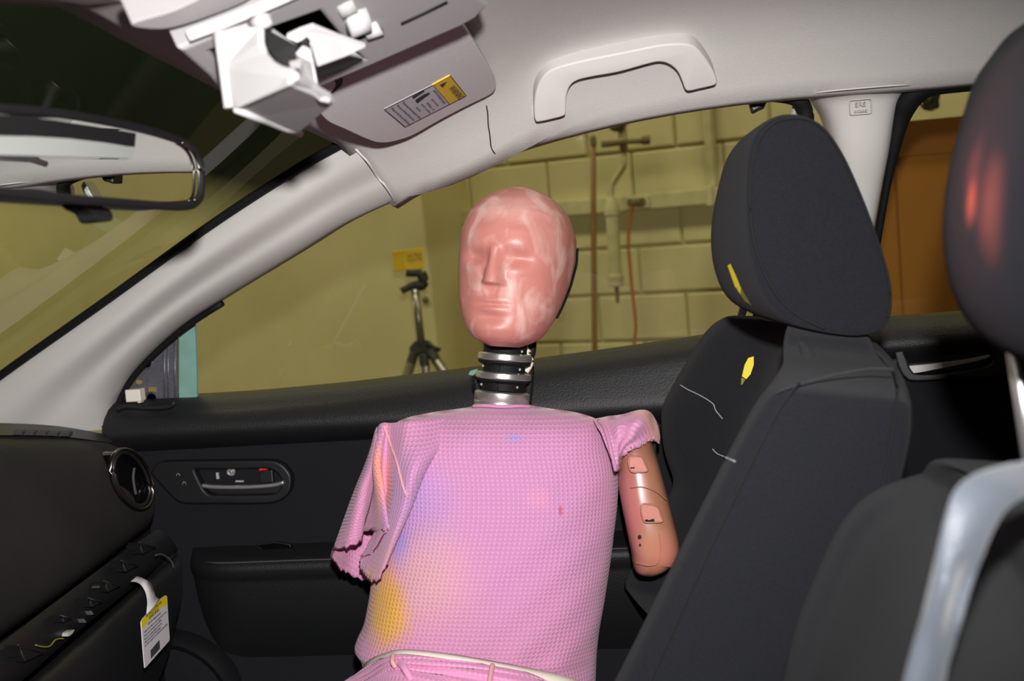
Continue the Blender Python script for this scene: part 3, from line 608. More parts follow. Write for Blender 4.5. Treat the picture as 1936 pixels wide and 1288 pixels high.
# rear door
rd = thing('door_2', (.6, 1.40, .2), 'black rear door panel behind the passenger seat', 'door', kind='structure')
rz = [PY(a, b, 1.385) for a, b in ((1640, 612), (1700, 607), (1850, 596))]; s_ = (rz[2].z-rz[0].z)/(rz[2].x-rz[0].x)
def rbz(x): return rz[0].z + s_*(min(x, .45)-rz[0].x)
xs = [rz[0].x-.02 + (1.7-rz[0].x)*i/19 for i in range(20)]
grid('sill_pad', [[V((x, 1.43, rbz(x)+.002)) for x in xs], [V((x, 1.40, rbz(x)+.003)) for x in xs], [V((x, 1.385, rbz(x))) for x in xs], [V((x, 1.37, rbz(x)-.015)) for x in xs], [V((x, 1.365, rbz(x)-.028)) for x in xs], [V((x, 1.385, rbz(x)-.038)) for x in xs], [V((x, 1.392, rbz(x)-.042)) for x in xs]], M['leather'], rd, sub=1)
grid('lower_panel', [[V((x, 1.388, rbz(x)-.036)) for x in xs], [V((x, 1.385, rbz(x)-.12)) for x in xs], [V((x, 1.37, rbz(x)-.14)) for x in xs], [V((x, 1.365, .15)) for x in xs]], M['doorcloth'], rd, sub=1)
RY = 1.380
out = spl([PY(a, b, RY) for a, b in ((1694, 655), (1720, 648), (1800, 640), (1880, 632), (1900, 660), (1890, 705), (1800, 712), (1730, 716), (1712, 710), (1700, 690))], 60, True)
rec = spl([PY(a, b, RY) for a, b in ((1706, 662), (1740, 654), (1850, 645), (1872, 655), (1872, 690), (1800, 706), (1735, 710), (1718, 700), (1710, 680))], 50, True)
hb = plate('handle_bezel', PY(1790, 680, RY), V((1, 0, 0)), V((0, 0, 1)), out, [rec], .012, M['black'], rd, .002)
plate('recess_back', PY(1790, 680, RY+.005), V((1, 0, 0)), V((0, 0, 1)), [p+V((0, .005, 0)) for p in rec], [], .002, M['gloss'], hb)
prism('handle_lever', spl([PY(a, b, RY-.006) for a, b in ((1714, 693), (1760, 688), (1830, 679), (1869, 671), (1868, 677), (1830, 687), (1770, 699), (1730, 706), (1720, 702))], 36, True), (0, .012, 0), M['chrome'], rd, .002)
#@@DASH
# ------------------------------------------------------------------ dashboard
def xrow(x, pts, n=28): return spl([PX(a, b, x) for a, b in pts], n)
dsh = thing('dashboard', PX(120, 1000, -.62), 'black passenger side dashboard with its trim strip removed', 'dashboard')
R_ = [(-.70, [(-520, 800), (-150, 800), (0, 800), (110, 806), (204, 822)]), (-.685, [(-520, 812), (-150, 812), (0, 812), (110, 816), (208, 832)]),
      (-.672, [(-520, 826), (-150, 824), (0, 823), (120, 826), (214, 838)])]
grid('dash_top', [xrow(*r) for r in R_], M['black'], dsh, sub=1)
R_ = [(-.69, [(-520, 815), (-150, 815), (0, 815), (120, 819), (206, 833)]), (-.668, [(-520, 845), (-150, 836), (0, 834), (120, 834), (212, 840)]), (-.648, [(-520, 850), (-150, 840), (0, 838), (120, 838), (222, 844)]),
      (-.634, [(-520, 880), (-150, 862), (0, 856), (130, 852), (238, 850)]), (-.622, [(-520, 960), (-150, 915), (0, 900), (140, 880), (258, 862)]),
      (-.614, [(-520, 1100), (-150, 1010), (0, 980), (150, 935), (282, 890)]), (-.610, [(-520, 1280), (-150, 1130), (0, 1080), (150, 1005), (300, 925)]),
      (-.612, [(-520, 1430), (-150, 1250), (0, 1165), (150, 1065), (300, 960)]), (-.618, [(-520, 1475), (-150, 1290), (0, 1197), (150, 1092), (291, 985)]),
      (-.64, [(-520, 1485), (-150, 1298), (0, 1205), (150, 1098), (286, 992)])]
rr = [xrow(*r) for r in R_]
for r in rr: r.append(r[-1] + V((-.02, .004, 0))); r.append(r[-1] + V((-.10, .0, 0)))
grid('dash_body', rr, M['dash'], dsh, sub=2)
obox('dash_core', (-.775, .80, CZ-.56), .21, 1.14, .64, M['rubber'], dsh)
# defroster grille on the dash top
for i in range(5):
    a = 25+i*22
    prism('vent_slat', [PX(a, 822+i*.6, -.670), PX(a+17, 823+i*.6, -.670), PX(a+25, 818+i*.8, -.680), PX(a+8, 817+i*.8, -.680)], (0, 0, .003), M['greythread'], dsh)
prism('corner_gasket', [PY(a, b, 1.378) for a, b in ((192, 806), (207, 798), (222, 800), (222, 838), (198, 838))], (0, .02, 0), M['rubber'], dsh)
# round air vent
def vx_(px): return -.609 + .00010*(px-215)
vx = .0
def ell(cx, cy, a, b, tilt, n, x=0.0):
    c, s = math.cos(tilt), math.sin(tilt)
    q = [(cx + a*math.cos(2*math.pi*i/n)*c - b*math.sin(2*math.pi*i/n)*s, cy + a*math.cos(2*math.pi*i/n)*s + b*math.sin(2*math.pi*i/n)*c) for i in range(n)]
    return [PX(px, py, vx_(px)+x) for px, py in q]
TL = math.radians(67)
vent = prism('air_vent', ell(249, 906, 57, 32, TL, 40, -.006), (-.05, 0, 0), M['gloss'], dsh)
tube('vent_ring', ell(249, 906, 60, 35, TL, 48), .0032, M['darkchrome'], vent, 10, closed=True, flat=.7)
tube('vent_collar', ell(249, 906, 54, 30, TL, 48, -.004), .0035, M['black'], vent, 8, closed=True)
tube('vent_vane', spl([PX(a, b, vx_(a)+.001) for a, b in ((254, 885), (252, 900), (253, 915), (257, 935))], 14), .0018, M['greythread'], vent, 6)
# exposed carrier where the trim strip was
R_ = [(-.614, [(-60, 1262), (0, 1218), (100, 1142), (200, 1068), (300, 998)]), (-.608, [(-60, 1290), (15, 1240), (110, 1165), (210, 1090), (318, 1010)]),
      (-.605, [(-40, 1330), (45, 1268), (130, 1195), (235, 1112), (335, 1035)]), (-.615, [(-30, 1345), (60, 1272), (140, 1200), (240, 1120), (338, 1042)])]
grid('trim_carrier', [xrow(*r) for r in R_], M['black'], dsh, sub=1)
for (a, b, s) in ((262, 1026, 1.0), (229, 1060, 1.0), (196, 1099, .95), (167, 1131, .8), (115, 1164, .6), (34, 1220, 1.5)):
    P3 = [(a, b), (a+32*s, b+10*s), (a+9*s, b+21*s)]
    tri = prism('trim_clip', [PX(x, y, -.597) for x, y in P3], (-.012, 0, 0), M['black'], dsh)
    tube('clip_edge', [PX(x, y, -.5965) for x, y in (P3[2], P3[0], P3[1])], .0011, M['clipedge'], tri, 5)  # grey line along two edges, paler than the clip
    prism('clip_tab', [PX(x, y, -.6) for x, y in ((a-6*s, b+5*s), (a-2*s, b+4*s), (a+2*s, b+14*s), (a-2*s, b+15*s))], (-.01, 0, 0), M['black'], tri)
for (a, b) in ((172, 1159), (158, 1174)): prism('metal_pin', [PX(a-2, b-3, -.602), PX(a+1, b-4, -.602), PX(a+6, b+3, -.602), PX(a+3, b+4, -.602)], (-.006, 0, 0), M['chrome'], dsh, .0005)
prism('metal_pin', [PX(184, 1110, -.602), PX(187, 1108, -.602), PX(189, 1111, -.602), PX(186, 1112, -.602)], (-.006, 0, 0), M['chrome'], dsh)
prism('white_clip', spl([PX(x, y, -.601) for x, y in ((129, 1203), (130, 1197), (135, 1193), (141, 1191), (137, 1198), (131, 1203))], 18, True), (-.006, 0, 0), M['lens'], dsh)
tube('yellow_wire', spl([PX(x, y, -.600) for x, y in ((67, 1220), (80, 1223), (94, 1222), (104, 1211), (112, 1208), (120, 1208))], 24), .0009, M['olive'], dsh, 6)
# glove box roll below
R_ = [(-.612, [(-20, 1350), (65, 1278), (150, 1205), (250, 1118), (337, 1045)]), (-.600, [(0, 1345), (75, 1280), (160, 1207), (256, 1117), (340, 1044)]), (-.594, [(20, 1350), (95, 1285), (180, 1212), (265, 1126), (345, 1055)]),
      (-.588, [(60, 1380), (130, 1310), (210, 1235), (285, 1150), (350, 1080)]), (-.587, [(110, 1400), (170, 1345), (240, 1265), (305, 1180), (348, 1120)]), (-.590, [(170, 1420), (220, 1370), (270, 1300), (315, 1220), (338, 1160)]), (-.61, [(200, 1430), (240, 1390), (280, 1330), (318, 1240), (330, 1180)])]
rr = [xrow(*r) for r in R_]
for r in rr: r.append(r[-1] + V((-.015, .006, -.002))); r.append(r[-1] + V((-.09, .004, 0)))
gb = grid('glove_box', rr, M['black'], dsh, sub=2)
tube('glove_box_seam', spl([PX(x, y, -.584) for x, y in ((294, 1050), (305, 1048), (318, 1055), (326, 1066), (328, 1077))], 20), .0011, M['greythread'], gb, 6)
# ------------------------------------------------------------------ hang tag
TG = Plane(PX(271, 1172, -.560), PX(320, 1127, -.566), PX(275, 1263, -.556))
ht = thing('hang_tag', TG.p(272, 1262), 'white and yellow airbag notice tag hanging over the glove box', 'tag')
def tagp(pts, off=0): return [TG.p(a, b, off) for a, b in pts]
prism('card', tagp([(267, 1176), (270, 1170), (277, 1162), (300, 1135), (313, 1126), (316, 1128), (317, 1145), (319, 1180), (321, 1207), (320, 1212), (276, 1262), (274, 1263), (271, 1230)]), TG.n*-.0008, M['paper'], ht)
st = [[(277, 1163), (278, 1150), (278, 1135), (275, 1120), (268, 1108), (258, 1101), (247, 1100)], [(302, 1134), (294, 1128), (290, 1115), (284, 1102), (274, 1096), (265, 1092), (257, 1090)]]
ds = [0, 0, -.003, -.006, -.010, -.018, -.026]
ra, rb = [spl([TG.p(a, b, d) for (a, b), d in zip(s, ds)], 20) for s in st]
grid('strap', [ra, rb], M['paper'], ht, thick=.0008)
prism('yellow_band', tagp([(267.5, 1176), (271, 1169.5), (278, 1161), (301, 1135), (313, 1126.5), (315.7, 1129), (316, 1143), (305, 1149), (288, 1166), (268.5, 1190)], .0003), TG.n*-.0003, M['tagyellow'], ht)
te = (TG.p(312, 1145)-TG.p(270, 1190)).normalized(); tv = TG.n.cross(te).normalized()
if tv.z < 0: tv = -tv
tn = TG.n*.0006
def tl(px, py, s, sz, m=M['ink']): text('print', s, TG.p(px, py)+tn, te, tv if te.cross(tv).dot(TG.n) > 0 else tv, sz, m, ht, .00005)
def wline(p, q, s, hpx, m):
    a, b = TG.p(*p), TG.p(*q); e = (b-a); L_ = e.length; e.normalize(); v = TG.p(p[0]-.3, p[1]-6) - a; v = (v - e*v.dot(e)).normalized()
    h = hpx*1.5/2200
    o = text('print', s, a+tn, e, v, h*1.35, m, ht, .00005); me = o.data
    O = ht.location/K; mx_ = max(((vv.co/K+O)-a).dot(e) for vv in me.vertices); k_ = L_/mx_
    for vv in me.vertices:
        q_ = (vv.co/K+O)-a-tn; c_ = q_.dot(e); vv.co = vv.co + e*(c_*(k_-1)*K)
wline((275, 1169), (305, 1141), 'THIS VEHICLE IS EQUIPPED WITH', 6, M['ink']); wline((281, 1172), (300, 1155), 'ADVANCED AIR BAGS', 6, M['ink'])
for p, q, s in (((279, 1183), (303, 1161), 'EVEN WITH ADVANCED AIR BAGS'), ((271, 1199), (314, 1158), 'Children can be killed or seriously injured by the air bag.'), ((271.5, 1206), (305, 1173), 'The back seat is the safest place for children.'), ((272, 1212), (305, 1180), 'Never put a rear-facing child seat in the front.'), ((272.5, 1218), (303, 1188), 'Always use seat belts and child restraints.'), ((273, 1224), (316, 1181), "See owner's manual for more information about air bags.")):
    wline(p, q, s, 4.2, M['greyink'])
x_ = 0
for i in range(16):
    f0, f1 = i/16, (i+random.choice((.45, .6, .8)))/16
    c = [(285+f0*17, 1230-f0*20), (285+f1*17, 1230-f1*20), (286+f1*17, 1246-f1*20), (286+f0*17, 1246-f0*20)]
    prism('barcode_bar', tagp(c, .0004), TG.n*-.0003, M['ink'], ht)
#@@ROOFITEMS
# ------------------------------------------------------------------ rear view mirror
MN = V((.997, -.052, .015)).normalized()
mo = PY(375, 330, .845)
class MP(Plane):
    def __init__(s, o, n): s.o, s.n = o, n
mp = MP(mo, MN)
ml = thing('rear_view_mirror', mp.p(120, 300), 'black framed rear view mirror hanging before the windshield', 'mirror')
mout = [(-330, 215), (-250, 200), (-100, 199), (0, 206), (90, 213), (170, 225), (260, 243), (325, 262), (354, 275), (370, 295), (377, 325), (377, 362), (371, 380), (352, 390), (310, 390), (200, 382), (90, 374), (0, 364), (-100, 355), (-250, 345), (-320, 330), (-345, 270)]
mo3 = spl([mp.p(a, b) for a, b in mout], 110, True)
prism('housing', mo3, -MN*.03, M['black'], ml, .003, 3)
cx_ = sum(mo3, V((0, 0, 0)))/len(mo3)
tube('frame', [p + MN*.001 for p in mo3], .0036, M['rubber'], ml, 10, closed=True)
ctr_ = mp.p(60, 296)
gi = []
for p in mo3:
    d = ctr_-p; gi.append(p + d.normalized()*.0042 + MN*.0012)
prism('mirror_glass', gi, -MN*.002, M['mirror'], ml)
gq = []
for p in mo3[38:62]:
    d = ctr_-p; gq.append(p + d.normalized()*.007 + MN*.003)
tube('glass_bevel', gq, .0016, M['darkchrome'], ml, 6)
prism('dipping_lever', spl([mp.p(a, b, -.012) for a, b in ((148, 380), (186, 384), (197, 392), (208, 396), (214, 408), (211, 418), (192, 420), (184, 416), (176, 402), (158, 393))], 36, True), -MN*.012, M['black'], ml, .002)
prism('mirror_patch', [mp.p(a, b, .0030) for a, b in ((-140, 256), (0, 257), (60, 258), (130, 262), (200, 270), (254, 279), (252, 300), (150, 297), (0, 293), (-140, 292))], -MN*.0004, M['mirrorpatch'], ml)  # pale grey patch flat on the mirror glass, dark band above it
prism('mirror_patch_band', [mp.p(a, b, .0030) for a, b in ((-140, 216), (0, 217), (100, 227), (180, 239), (257, 252), (255, 278), (200, 270), (130, 262), (60, 258), (0, 257), (-140, 256))], -MN*.0004, M['rubber'], ml)
tube('mount_arm', [mp.p(-120, 270, -.02), mp.p(-110, 230, -.06), mp.p(-100, 190, -.11)], .011, M['black'], ml, 12)
# ------------------------------------------------------------------ sun visor
vp = Plane(PY(720, 270, 1.13), PY(935, 175, 1.175), PY(610, 135, .90))
vs_ = thing('sun_visor', vp.p(780, 160), 'grey cloth sun visor folded up with a warning label', 'visor')
vout = spl([vp.p(a, b) for a, b in ((607, 138), (640, 122), (720, 93), (800, 62), (848, 42), (866, 42), (880, 55), (905, 93), (930, 134), (938, 155), (937, 168), (925, 180), (880, 202), (830, 228), (780, 256), (742, 268), (715, 270), (690, 262), (655, 246), (618, 228), (602, 200))], 110, True)
prism('visor_body', vout, -vp.n*.016, M['visor'], vs_, .006, 4)
# warning label
lab = lambda pts, off: [vp.p(a, b, off) for a, b in pts]
prism('label', lab([(727, 207), (819, 161), (850, 197), (766, 240)], .0009), -vp.n*.0012, M['labelgrey'], vs_)
prism('label_header', lab([(818, 161), (851, 143), (881, 181), (850, 197)], .0011), -vp.n*.0012, M['labelyellow'], vs_)
tube('label_border', lab([(727, 207), (819, 161), (851, 143), (881, 181), (850, 197), (766, 240)], .0009), .0006, M['ink'], vs_, 5, closed=True)
tube('label_border', lab([(819, 161), (850, 197)], .0009), .0005, M['ink'], vs_, 5)
def vline(p, q, s, hpx, m, off=.0014):
    a, b = vp.p(*p), vp.p(*q); e = (b-a); L_ = e.length; e.normalize(); v = vp.p(p[0]+9, p[1]-4.5)-a; v = (v - e*v.dot(e)).normalized(); h = hpx*1.2/2200
    o = text('print', s, a+vp.n*off, e, v, h*1.3, m, vs_, .00005); me = o.data; O = vs_.location/K
    mx_ = max(((vv.co/K+O)-a).dot(e) for vv in me.vertices); k_ = L_/mx_
    for vv in me.vertices: c_ = ((vv.co/K+O)-a-vp.n*off).dot(e); vv.co = vv.co + e*(c_*(k_-1)*K)
vline((846, 165), (866, 187), 'WARNING', 16, M['ink'])
prism('warning_triangle', lab([(832, 161), (845, 155), (837, 166)], .0016), -vp.n*.0004, M['ink'], vs_)
for p, q, s in (((817, 169), (838, 195), 'DEATH OR SERIOUS INJURY'), ((813, 185), (826, 199), 'can occur'), ((804, 192), (817, 207), 'children 12'), ((794, 195), (811, 213), 'and under'), ((784, 201), (792, 209), 'can be'), ((758, 191), (792, 223), 'The back seat is the safest place for children'), ((748, 197), (780, 226), 'Never put a rear-facing child seat in front'), ((737, 202), (773, 235), 'Always use seat belts and child restraints')):
    vline(p, q, s, 6, M['greyink'])
prism('pictogram', lab([(779, 184), (800, 170), (803, 173), (782, 187)], .0014), -vp.n*.0003, M['ink'], vs_)
prism('pictogram', lab([(785, 190), (800, 180), (812, 175), (813, 178), (803, 185), (789, 196)], .0014), -vp.n*.0003, M['ink'], vs_)
prism('clip_recess', spl(lab([(604, 158), (620, 148), (640, 143), (648, 150), (645, 162), (630, 175), (616, 182), (607, 178)], .0012), 28, True), -vp.n*.0015, M['rubber'], vs_)
prism('retaining_clip', spl(lab([(606, 166), (622, 155), (634, 157), (632, 168), (618, 181), (608, 178)], .006), 24, True), -vp.n*.006, M['handle'], vs_, .001)
# ------------------------------------------------------------------ grab handles
def grab(q, label, outer, inner, flip=None):
    g_ = thing('grab_handle', q.p(1180, 150), label, 'handle')
    T_ = flip or (lambda p: p)
    arch = [T_(q.p(a, b, .030)) for a, b in outer]; nv = q.n if flip is None else (T_(q.p(1200, 150, .1))-T_(q.p(1200, 150, 0))).normalized()
    o = prism('grip', spl(arch, 150, True), -nv*.024, M['handle'], g_, .006, 4, True)
    for ft_ in inner:
        ob = prism('mount_base', spl([T_(q.p(a, b, .008)) for a, b in ft_], 28, True), -nv*.012, M['handle'], g_, .003, 2)
    return g_
gp = Plane(roof_pt(1040, 200), roof_pt(1325, 140), roof_pt(1190, 105))
outer = [(1010, 215), (1011, 185), (1018, 160), (1032, 140), (1055, 127), (1110, 113), (1180, 99), (1245, 86), (1290, 83), (1312, 88), (1328, 103), (1345, 128), (1355, 150), (1354, 160), (1345, 164), (1322, 169), (1304, 173), (1296, 170), (1290, 155), (1281, 136), (1266, 123), (1248, 118), (1225, 122), (1170, 137), (1120, 146), (1092, 153), (1078, 164), (1071, 185), (1070, 212), (1066, 220), (1045, 226), (1022, 231), (1013, 230)]
grab(gp, 'light grey grab handle above the front passenger window', outer, [[(1003, 210), (1006, 175), (1020, 145), (1045, 128), (1068, 150), (1064, 212), (1040, 226), (1010, 228)], [(1285, 95), (1318, 88), (1338, 112), (1358, 155), (1340, 166), (1304, 172), (1285, 130)]])
# ------------------------------------------------------------------ overhead console with open holder
cp = Plane(PY(355, 70, .73), PY(690, 95, .86), PY(880, 10, .88))
cs = thing('overhead_console', cp.p(600, 40), 'grey overhead console with map lamps and open white holder', 'console')
exc, eyc = cp.basis()
def C_(pts, off=0): return [cp.p(a, b, off) for a, b in pts]
hole_ = C_([(372, 72), (480, 32), (600, -10), (640, 40), (688, 92), (640, 112), (560, 140), (470, 160), (420, 130)])
plate('housing', cp.p(600, 40), exc, eyc, C_([(340, 70), (480, 12), (560, -30), (760, -120), (905, -10), (885, 12), (860, 26), (690, 100), (600, 138), (480, 190), (440, 175), (395, 120)]), [hole_], .012, M['console'], cs, .003)
tube('bezel', spl(C_([(355, 68), (420, 44), (480, 20), (540, -6), (600, -34)], .010), 20), .0045, M['handle'], cs, 10)
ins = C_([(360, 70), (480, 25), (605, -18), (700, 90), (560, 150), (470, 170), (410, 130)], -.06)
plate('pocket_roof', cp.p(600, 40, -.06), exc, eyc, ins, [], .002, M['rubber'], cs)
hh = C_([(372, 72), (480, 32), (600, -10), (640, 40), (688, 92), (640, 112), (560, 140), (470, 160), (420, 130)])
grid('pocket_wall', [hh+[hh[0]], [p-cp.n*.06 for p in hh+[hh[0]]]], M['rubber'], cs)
# roller switches and lamps
tube('lamp_roller', [cp.p(636, 10, .004), cp.p(664, -4, .004)], .012, M['lens'], cs, 16)
tube('white_switch', [cp.p(655, 45, .010), cp.p(692, 32, .010)], [.0125, .0125], M['white'], cs, 18)
tube('white_switch', [cp.p(690, 62, .009), cp.p(716, 47, .009)], [.007, .009], M['white'], cs, 16)
tube('switch_base', [cp.p(660, 56, .001), cp.p(700, 40, .001)], .0115, M['rubber'], cs, 14)
tube('lamp_roller', [cp.p(704, 80, .003), cp.p(730, 70, .003)], .008, M['lens'], cs, 14)
prism('map_lamp', C_([(742, 38), (800, 12), (852, -16), (868, -8), (860, 14), (800, 42), (756, 58)], .0068), -cp.n*.004, M['lampglass'], cs, .001)
tube('lamp_rim', C_([(740, 38), (800, 11), (853, -18), (872, -8), (863, 16), (800, 45), (754, 60)], .007), .0016, M['handle'], cs, 8, closed=True)
tube('lamp_filament', C_([(757, 44), (800, 24), (845, 2)], .0085), .0022, M['rubber'], cs, 8)
lathe('screw', cp.p(740, 69, .006), cp.n, [(0, 0), (.003, 0), (.003, .0015), (0, .002)], M['chrome'], cs, 12)
# white holder bin hanging open
hd = thing('holder_bin', PD(520, 160, .72), 'white plastic sunglasses bin hanging open below the console', 'holder')
def H(px, py, d): return PD(px, py, d*.83)
f1 = [H(411, 58, .885), H(440, 50, .875), H(470, 42, .865), H(500, 30, .855), H(506, 45, .855), H(490, 56, .86), H(491, 80, .855), H(497, 100, .85), H(510, 115, .84), H(528, 125, .83), H(548, 129, .82), H(557, 138, .815), H(556, 150, .812), H(545, 162, .815), H(447, 205, .87), H(430, 202, .885), H(420, 130, .885)]
prism('front_wall', f1, (F*.6+R*.5+U*.1).normalized()*.004, M['white'], hd, .0012)
f2 = [H(440, 207, .88), H(500, 183, .845), H(545, 163, .816), H(560, 150, .816), H(590, 168, .85), H(625, 188, .88), H(632, 196, .89), H(600, 222, .94), H(565, 252, .99), H(530, 240, .96), H(480, 222, .915)]
prism('bottom_wall', f2, U*.004, M['white'], hd, .001)
tube('bottom_lip', [H(447, 207, .875), H(500, 228, .93), H(540, 244, .972), H(568, 254, .995)], .0028, M['white'], hd, 8)
tube('front_lip', [H(413, 60, .884), H(424, 130, .882), H(434, 204, .880)], .0042, M['white'], hd, 10)
f3 = [H(560, 100, .86), H(572, 86, .86), H(586, 92, .865), H(592, 120, .865), H(600, 160, .868), H(612, 180, .872), H(626, 188, .876), H(622, 196, .876), H(604, 192, .868), H(580, 172, .845), H(572, 145, .835), H(566, 130, .83), H(548, 128, .82), H(546, 116, .83), H(566, 112, .84)]
prism('rear_arm', f3, (F*.8+U*.2).normalized()*.004, M['white'], hd, .001)
f4 = [H(540, 72, .90), H(566, 60, .90), H(590, 52, .90), H(640, 72, .92), H(692, 90, .94), H(650, 108, .93), H(600, 128, .91), H(590, 90, .90), H(585, 84, .9), H(565, 83, .9)]
prism('back_wall', f4, (F*.5+U*.8).normalized()*.004, M['white'], hd, .001)
prism('damper', [H(497, 50, .875), H(516, 52, .875), H(566, 88, .88), H(568, 110, .868), H(545, 126, .852), H(520, 122, .858), H(503, 100, .87)], F*.035, M['black'], hd, .003)
prism('latch', [H(560, 80, .885), H(572, 74, .885), H(580, 68, .885), H(584, 72, .885), H(580, 78, .885), H(586, 88, .885)], F*.008, M['rubber'], hd, .001)
tube('hinge_pin', [H(478, 44, .868), H(505, 38, .856)], .005, M['white'], hd, 10)
# roof bump ahead of the console
prism('console_lip', spl(C_([(250, 45), (330, 20), (420, -20), (480, -25), (470, 0), (400, 30), (330, 52), (280, 55)], .002), 40, True), -cp.n*.02, M['console'], cs, .006, 3)
#@@SEATS
def hit(ob, px, py, lift=.001):
    bpy.context.view_layer.update(); e = ob.evaluated_get(bpy.context.evaluated_depsgraph_get()); mw = e.matrix_world; inv = mw.inverted(); r = ray(px, py).normalized(); q = (CAM + ray(px, py)*.3)*K
    ok, loc, nrm, _ = e.ray_cast(inv @ q, (inv.to_3x3() @ r).normalized()); return ((mw @ loc)/K - r*lift) if ok else None
# ------------------------------------------------------------------ seats
def seat_headrest(root, y_in, y_out, panel, bulge, m_side, m_front, fr_n, name='headrest'):
    """panel: outline of the near side face in photo pixels on plane y_in; the block runs to y_out with a rounded front"""
    P0 = spl([PY(a, b, y_in) for a, b in panel], 72, True); c = sum(P0, V((0, 0, 0)))/len(P0); rows = []
    ks = [(0, .55, -.002), (0, .80, -.0035), (0, .93, -.002), (0, .985, .003), (.02, 1.0, .010), (.06, 1.004, .016)] + [(t, 1.004, .02) for t in (.14, .25, .38, .5, .62, .75, .86)] + [(.94, 1.004, .016), (.98, 1.0, .010), (1, .985, .003), (1, .9, -.001), (1, .6, -.002)]
    for t, s, o in ks:
        bl_ = bulge*(1-(2*t-1)**2)*1.0; row = []
        y = y_in + (y_out-y_in)*t - (o if t < .5 else -o)*0
        for p in P0:
            d = p-c; q_ = c + d*s
            front = max(0, min(1, (-(d.x*.86) - d.z*.25)/.05))
            row.append(V((q_.x - bl_*front, y + (-.004*(1-s) if t < .5 else .004*(1-s)), q_.z)))
        rows.append(row)
    return P0, c, grid(name, rows, m_side, root, closed=True, caps=True, sub=1)
# passenger seat
ps = thing('passenger_seat', PY(1450, 900, 1.08), 'black cloth front passenger seat beside the crash dummy', 'seat')
panel = [(1412, 340), (1417, 280), (1436, 240), (1470, 218), (1510, 216), (1548, 232), (1585, 280), (1618, 345), (1650, 425), (1678, 505), (1688, 565), (1683, 605), (1662, 628), (1620, 637), (1560, 630), (1500, 612), (1455, 575), (1428, 510), (1414, 430)]
P0, hc, hr = seat_headrest(ps, .955, 1.17, panel, .036, M['seat'], M['seatlight'], None)
seam = [(1440, 608), (1478, 575), (1450, 530)]
st_ = spl([PY(a, b, .9525) for a, b in ((1560, 622), (1500, 590), (1460, 545), (1432, 480), (1419, 410), (1418, 340), (1428, 282), (1450, 243), (1480, 226), (1520, 224), (1556, 243), (1590, 290), (1622, 358), (1652, 436), (1677, 515), (1684, 566), (1678, 600))], 110)
for i in range(0, 108, 1):
    pass
tube('seam_stitch', st_, .0013, M['thread'], hr, 5)
# front seam on the headrest's face
sf = [PY(a, b, 1.12) for a, b in ((1375, 262), (1362, 330), (1362, 400), (1372, 480))]
# yellow tags on the headrest front
for nm, mm, out_ in (('headrest_tag', 'yellowtag', ((1376, 502), (1381, 499), (1392, 522), (1401, 545), (1400, 556), (1390, 542))), ('headrest_tag', 'olive', ((1392, 545), (1400, 541), (1410, 560), (1421, 578), (1409, 570)))):
    hp3 = [hit(hr, a, b, .004) or PY(a, b, 1.05) for a, b in out_]; prism(nm, hp3, F*.002, M[mm], hr)
pst = [PY(1600, 632, 1.0), PY(1585, 700, 1.02)]
for yy in (1.02, 1.14):
    a = PY(1588, 628, 1.0); a = V((a.x, yy, a.z+.02)); tube('headrest_post', [a, a+V((.012, 0, -.10))], .006, M['chrome'], ps, 12)
    lathe('post_guide', a+V((.0035, 0, -.032)), (0, 0, -1), [(0, 0), (.013, 0), (.014, .012), (0, .012)], M['black'], ps, 16)
# seatback: closed rings along the reclined height
def seatback(root, yc, hw, front, back, top_in, name, m, bol=.05, nr=26, ring=64):
    """front/back: pixel curves (bottom to top) of the near bolster's front and back edge on the near side plane"""
    yn = yc-hw; A_ = spl([PY(a, b, yn) for a, b in front], nr); B_ = spl([PY(a, b, yn) for a, b in back], nr); rows = []
    return A_, B_
yn = .83; yc = 1.08; hw = .25
fr_c = [(1060, 1500), (1170, 1288), (1270, 1085), (1370, 885), (1428, 778), (1465, 732), (1495, 708)]
bk_c = [(1560, 1500), (1640, 1200), (1690, 960), (1716, 850), (1722, 795), (1718, 755), (1704, 728)]
NR = 44
A_, B_ = spl([PY(a, b, yn) for a, b in fr_c], NR), spl([PY(a, b, yn) for a, b in bk_c], NR)
rows = []
cs_t = [(-1.0, 0), (-1.0, .12), (-1.0, .3), (-1, .5), (-1.0, .7), (-1.0, .86), (-.985, .955), (-.95, 1.0), (-.90, 1.01), (-.84, .98), (-.78, .90), (-.72, .78), (-.66, .66), (-.56, .58), (-.4, .55), (-.2, .54), (0, .54), (.2, .54), (.4, .55), (.56, .58), (.66, .66), (.72, .78), (.78, .90), (.84, .98), (.90, 1.01), (.95, 1.0), (.985, .955), (1, .86), (1, .7), (1, .5), (1, .3), (1, .12), (.98, 0), (.9, -.06), (.6, -.1), (.2, -.11), (-.2, -.11), (-.6, -.1), (-.9, -.06), (-.98, 0)]
for i in range(NR):
    t = i/(NR-1); a, b = A_[i], B_[i]; k = min(1, (1-t)/.16); sh = math.sqrt(max(0, 1-(1-k)**2)); wd = hw*(.50+.50*math.sqrt(max(0, 1-((t-.74)/.26)**2))) if t > .74 else hw
    row = []
    for (y, n_) in cs_t:
        nn_ = n_
        if abs(y) < .7 and t > .88: nn_ = n_ + (.25)*(t-.88)/.12
        if y > .5 and n_ > .5: nn_ *= 1 + .46*min(1, max(0, t-.24)/.20)*max(0, min(1, (y-.5)/.35))*(1 if t < .9 else (1-t)/.1)
        p = b + (a-b)*nn_
        top = .0
        if abs(y) < .72: top = .012*max(0, (t-.7)/.3)
        yy = yc + y*wd
        row.append(V((p.x, yy, p.z+top)))
    rows.append(row)
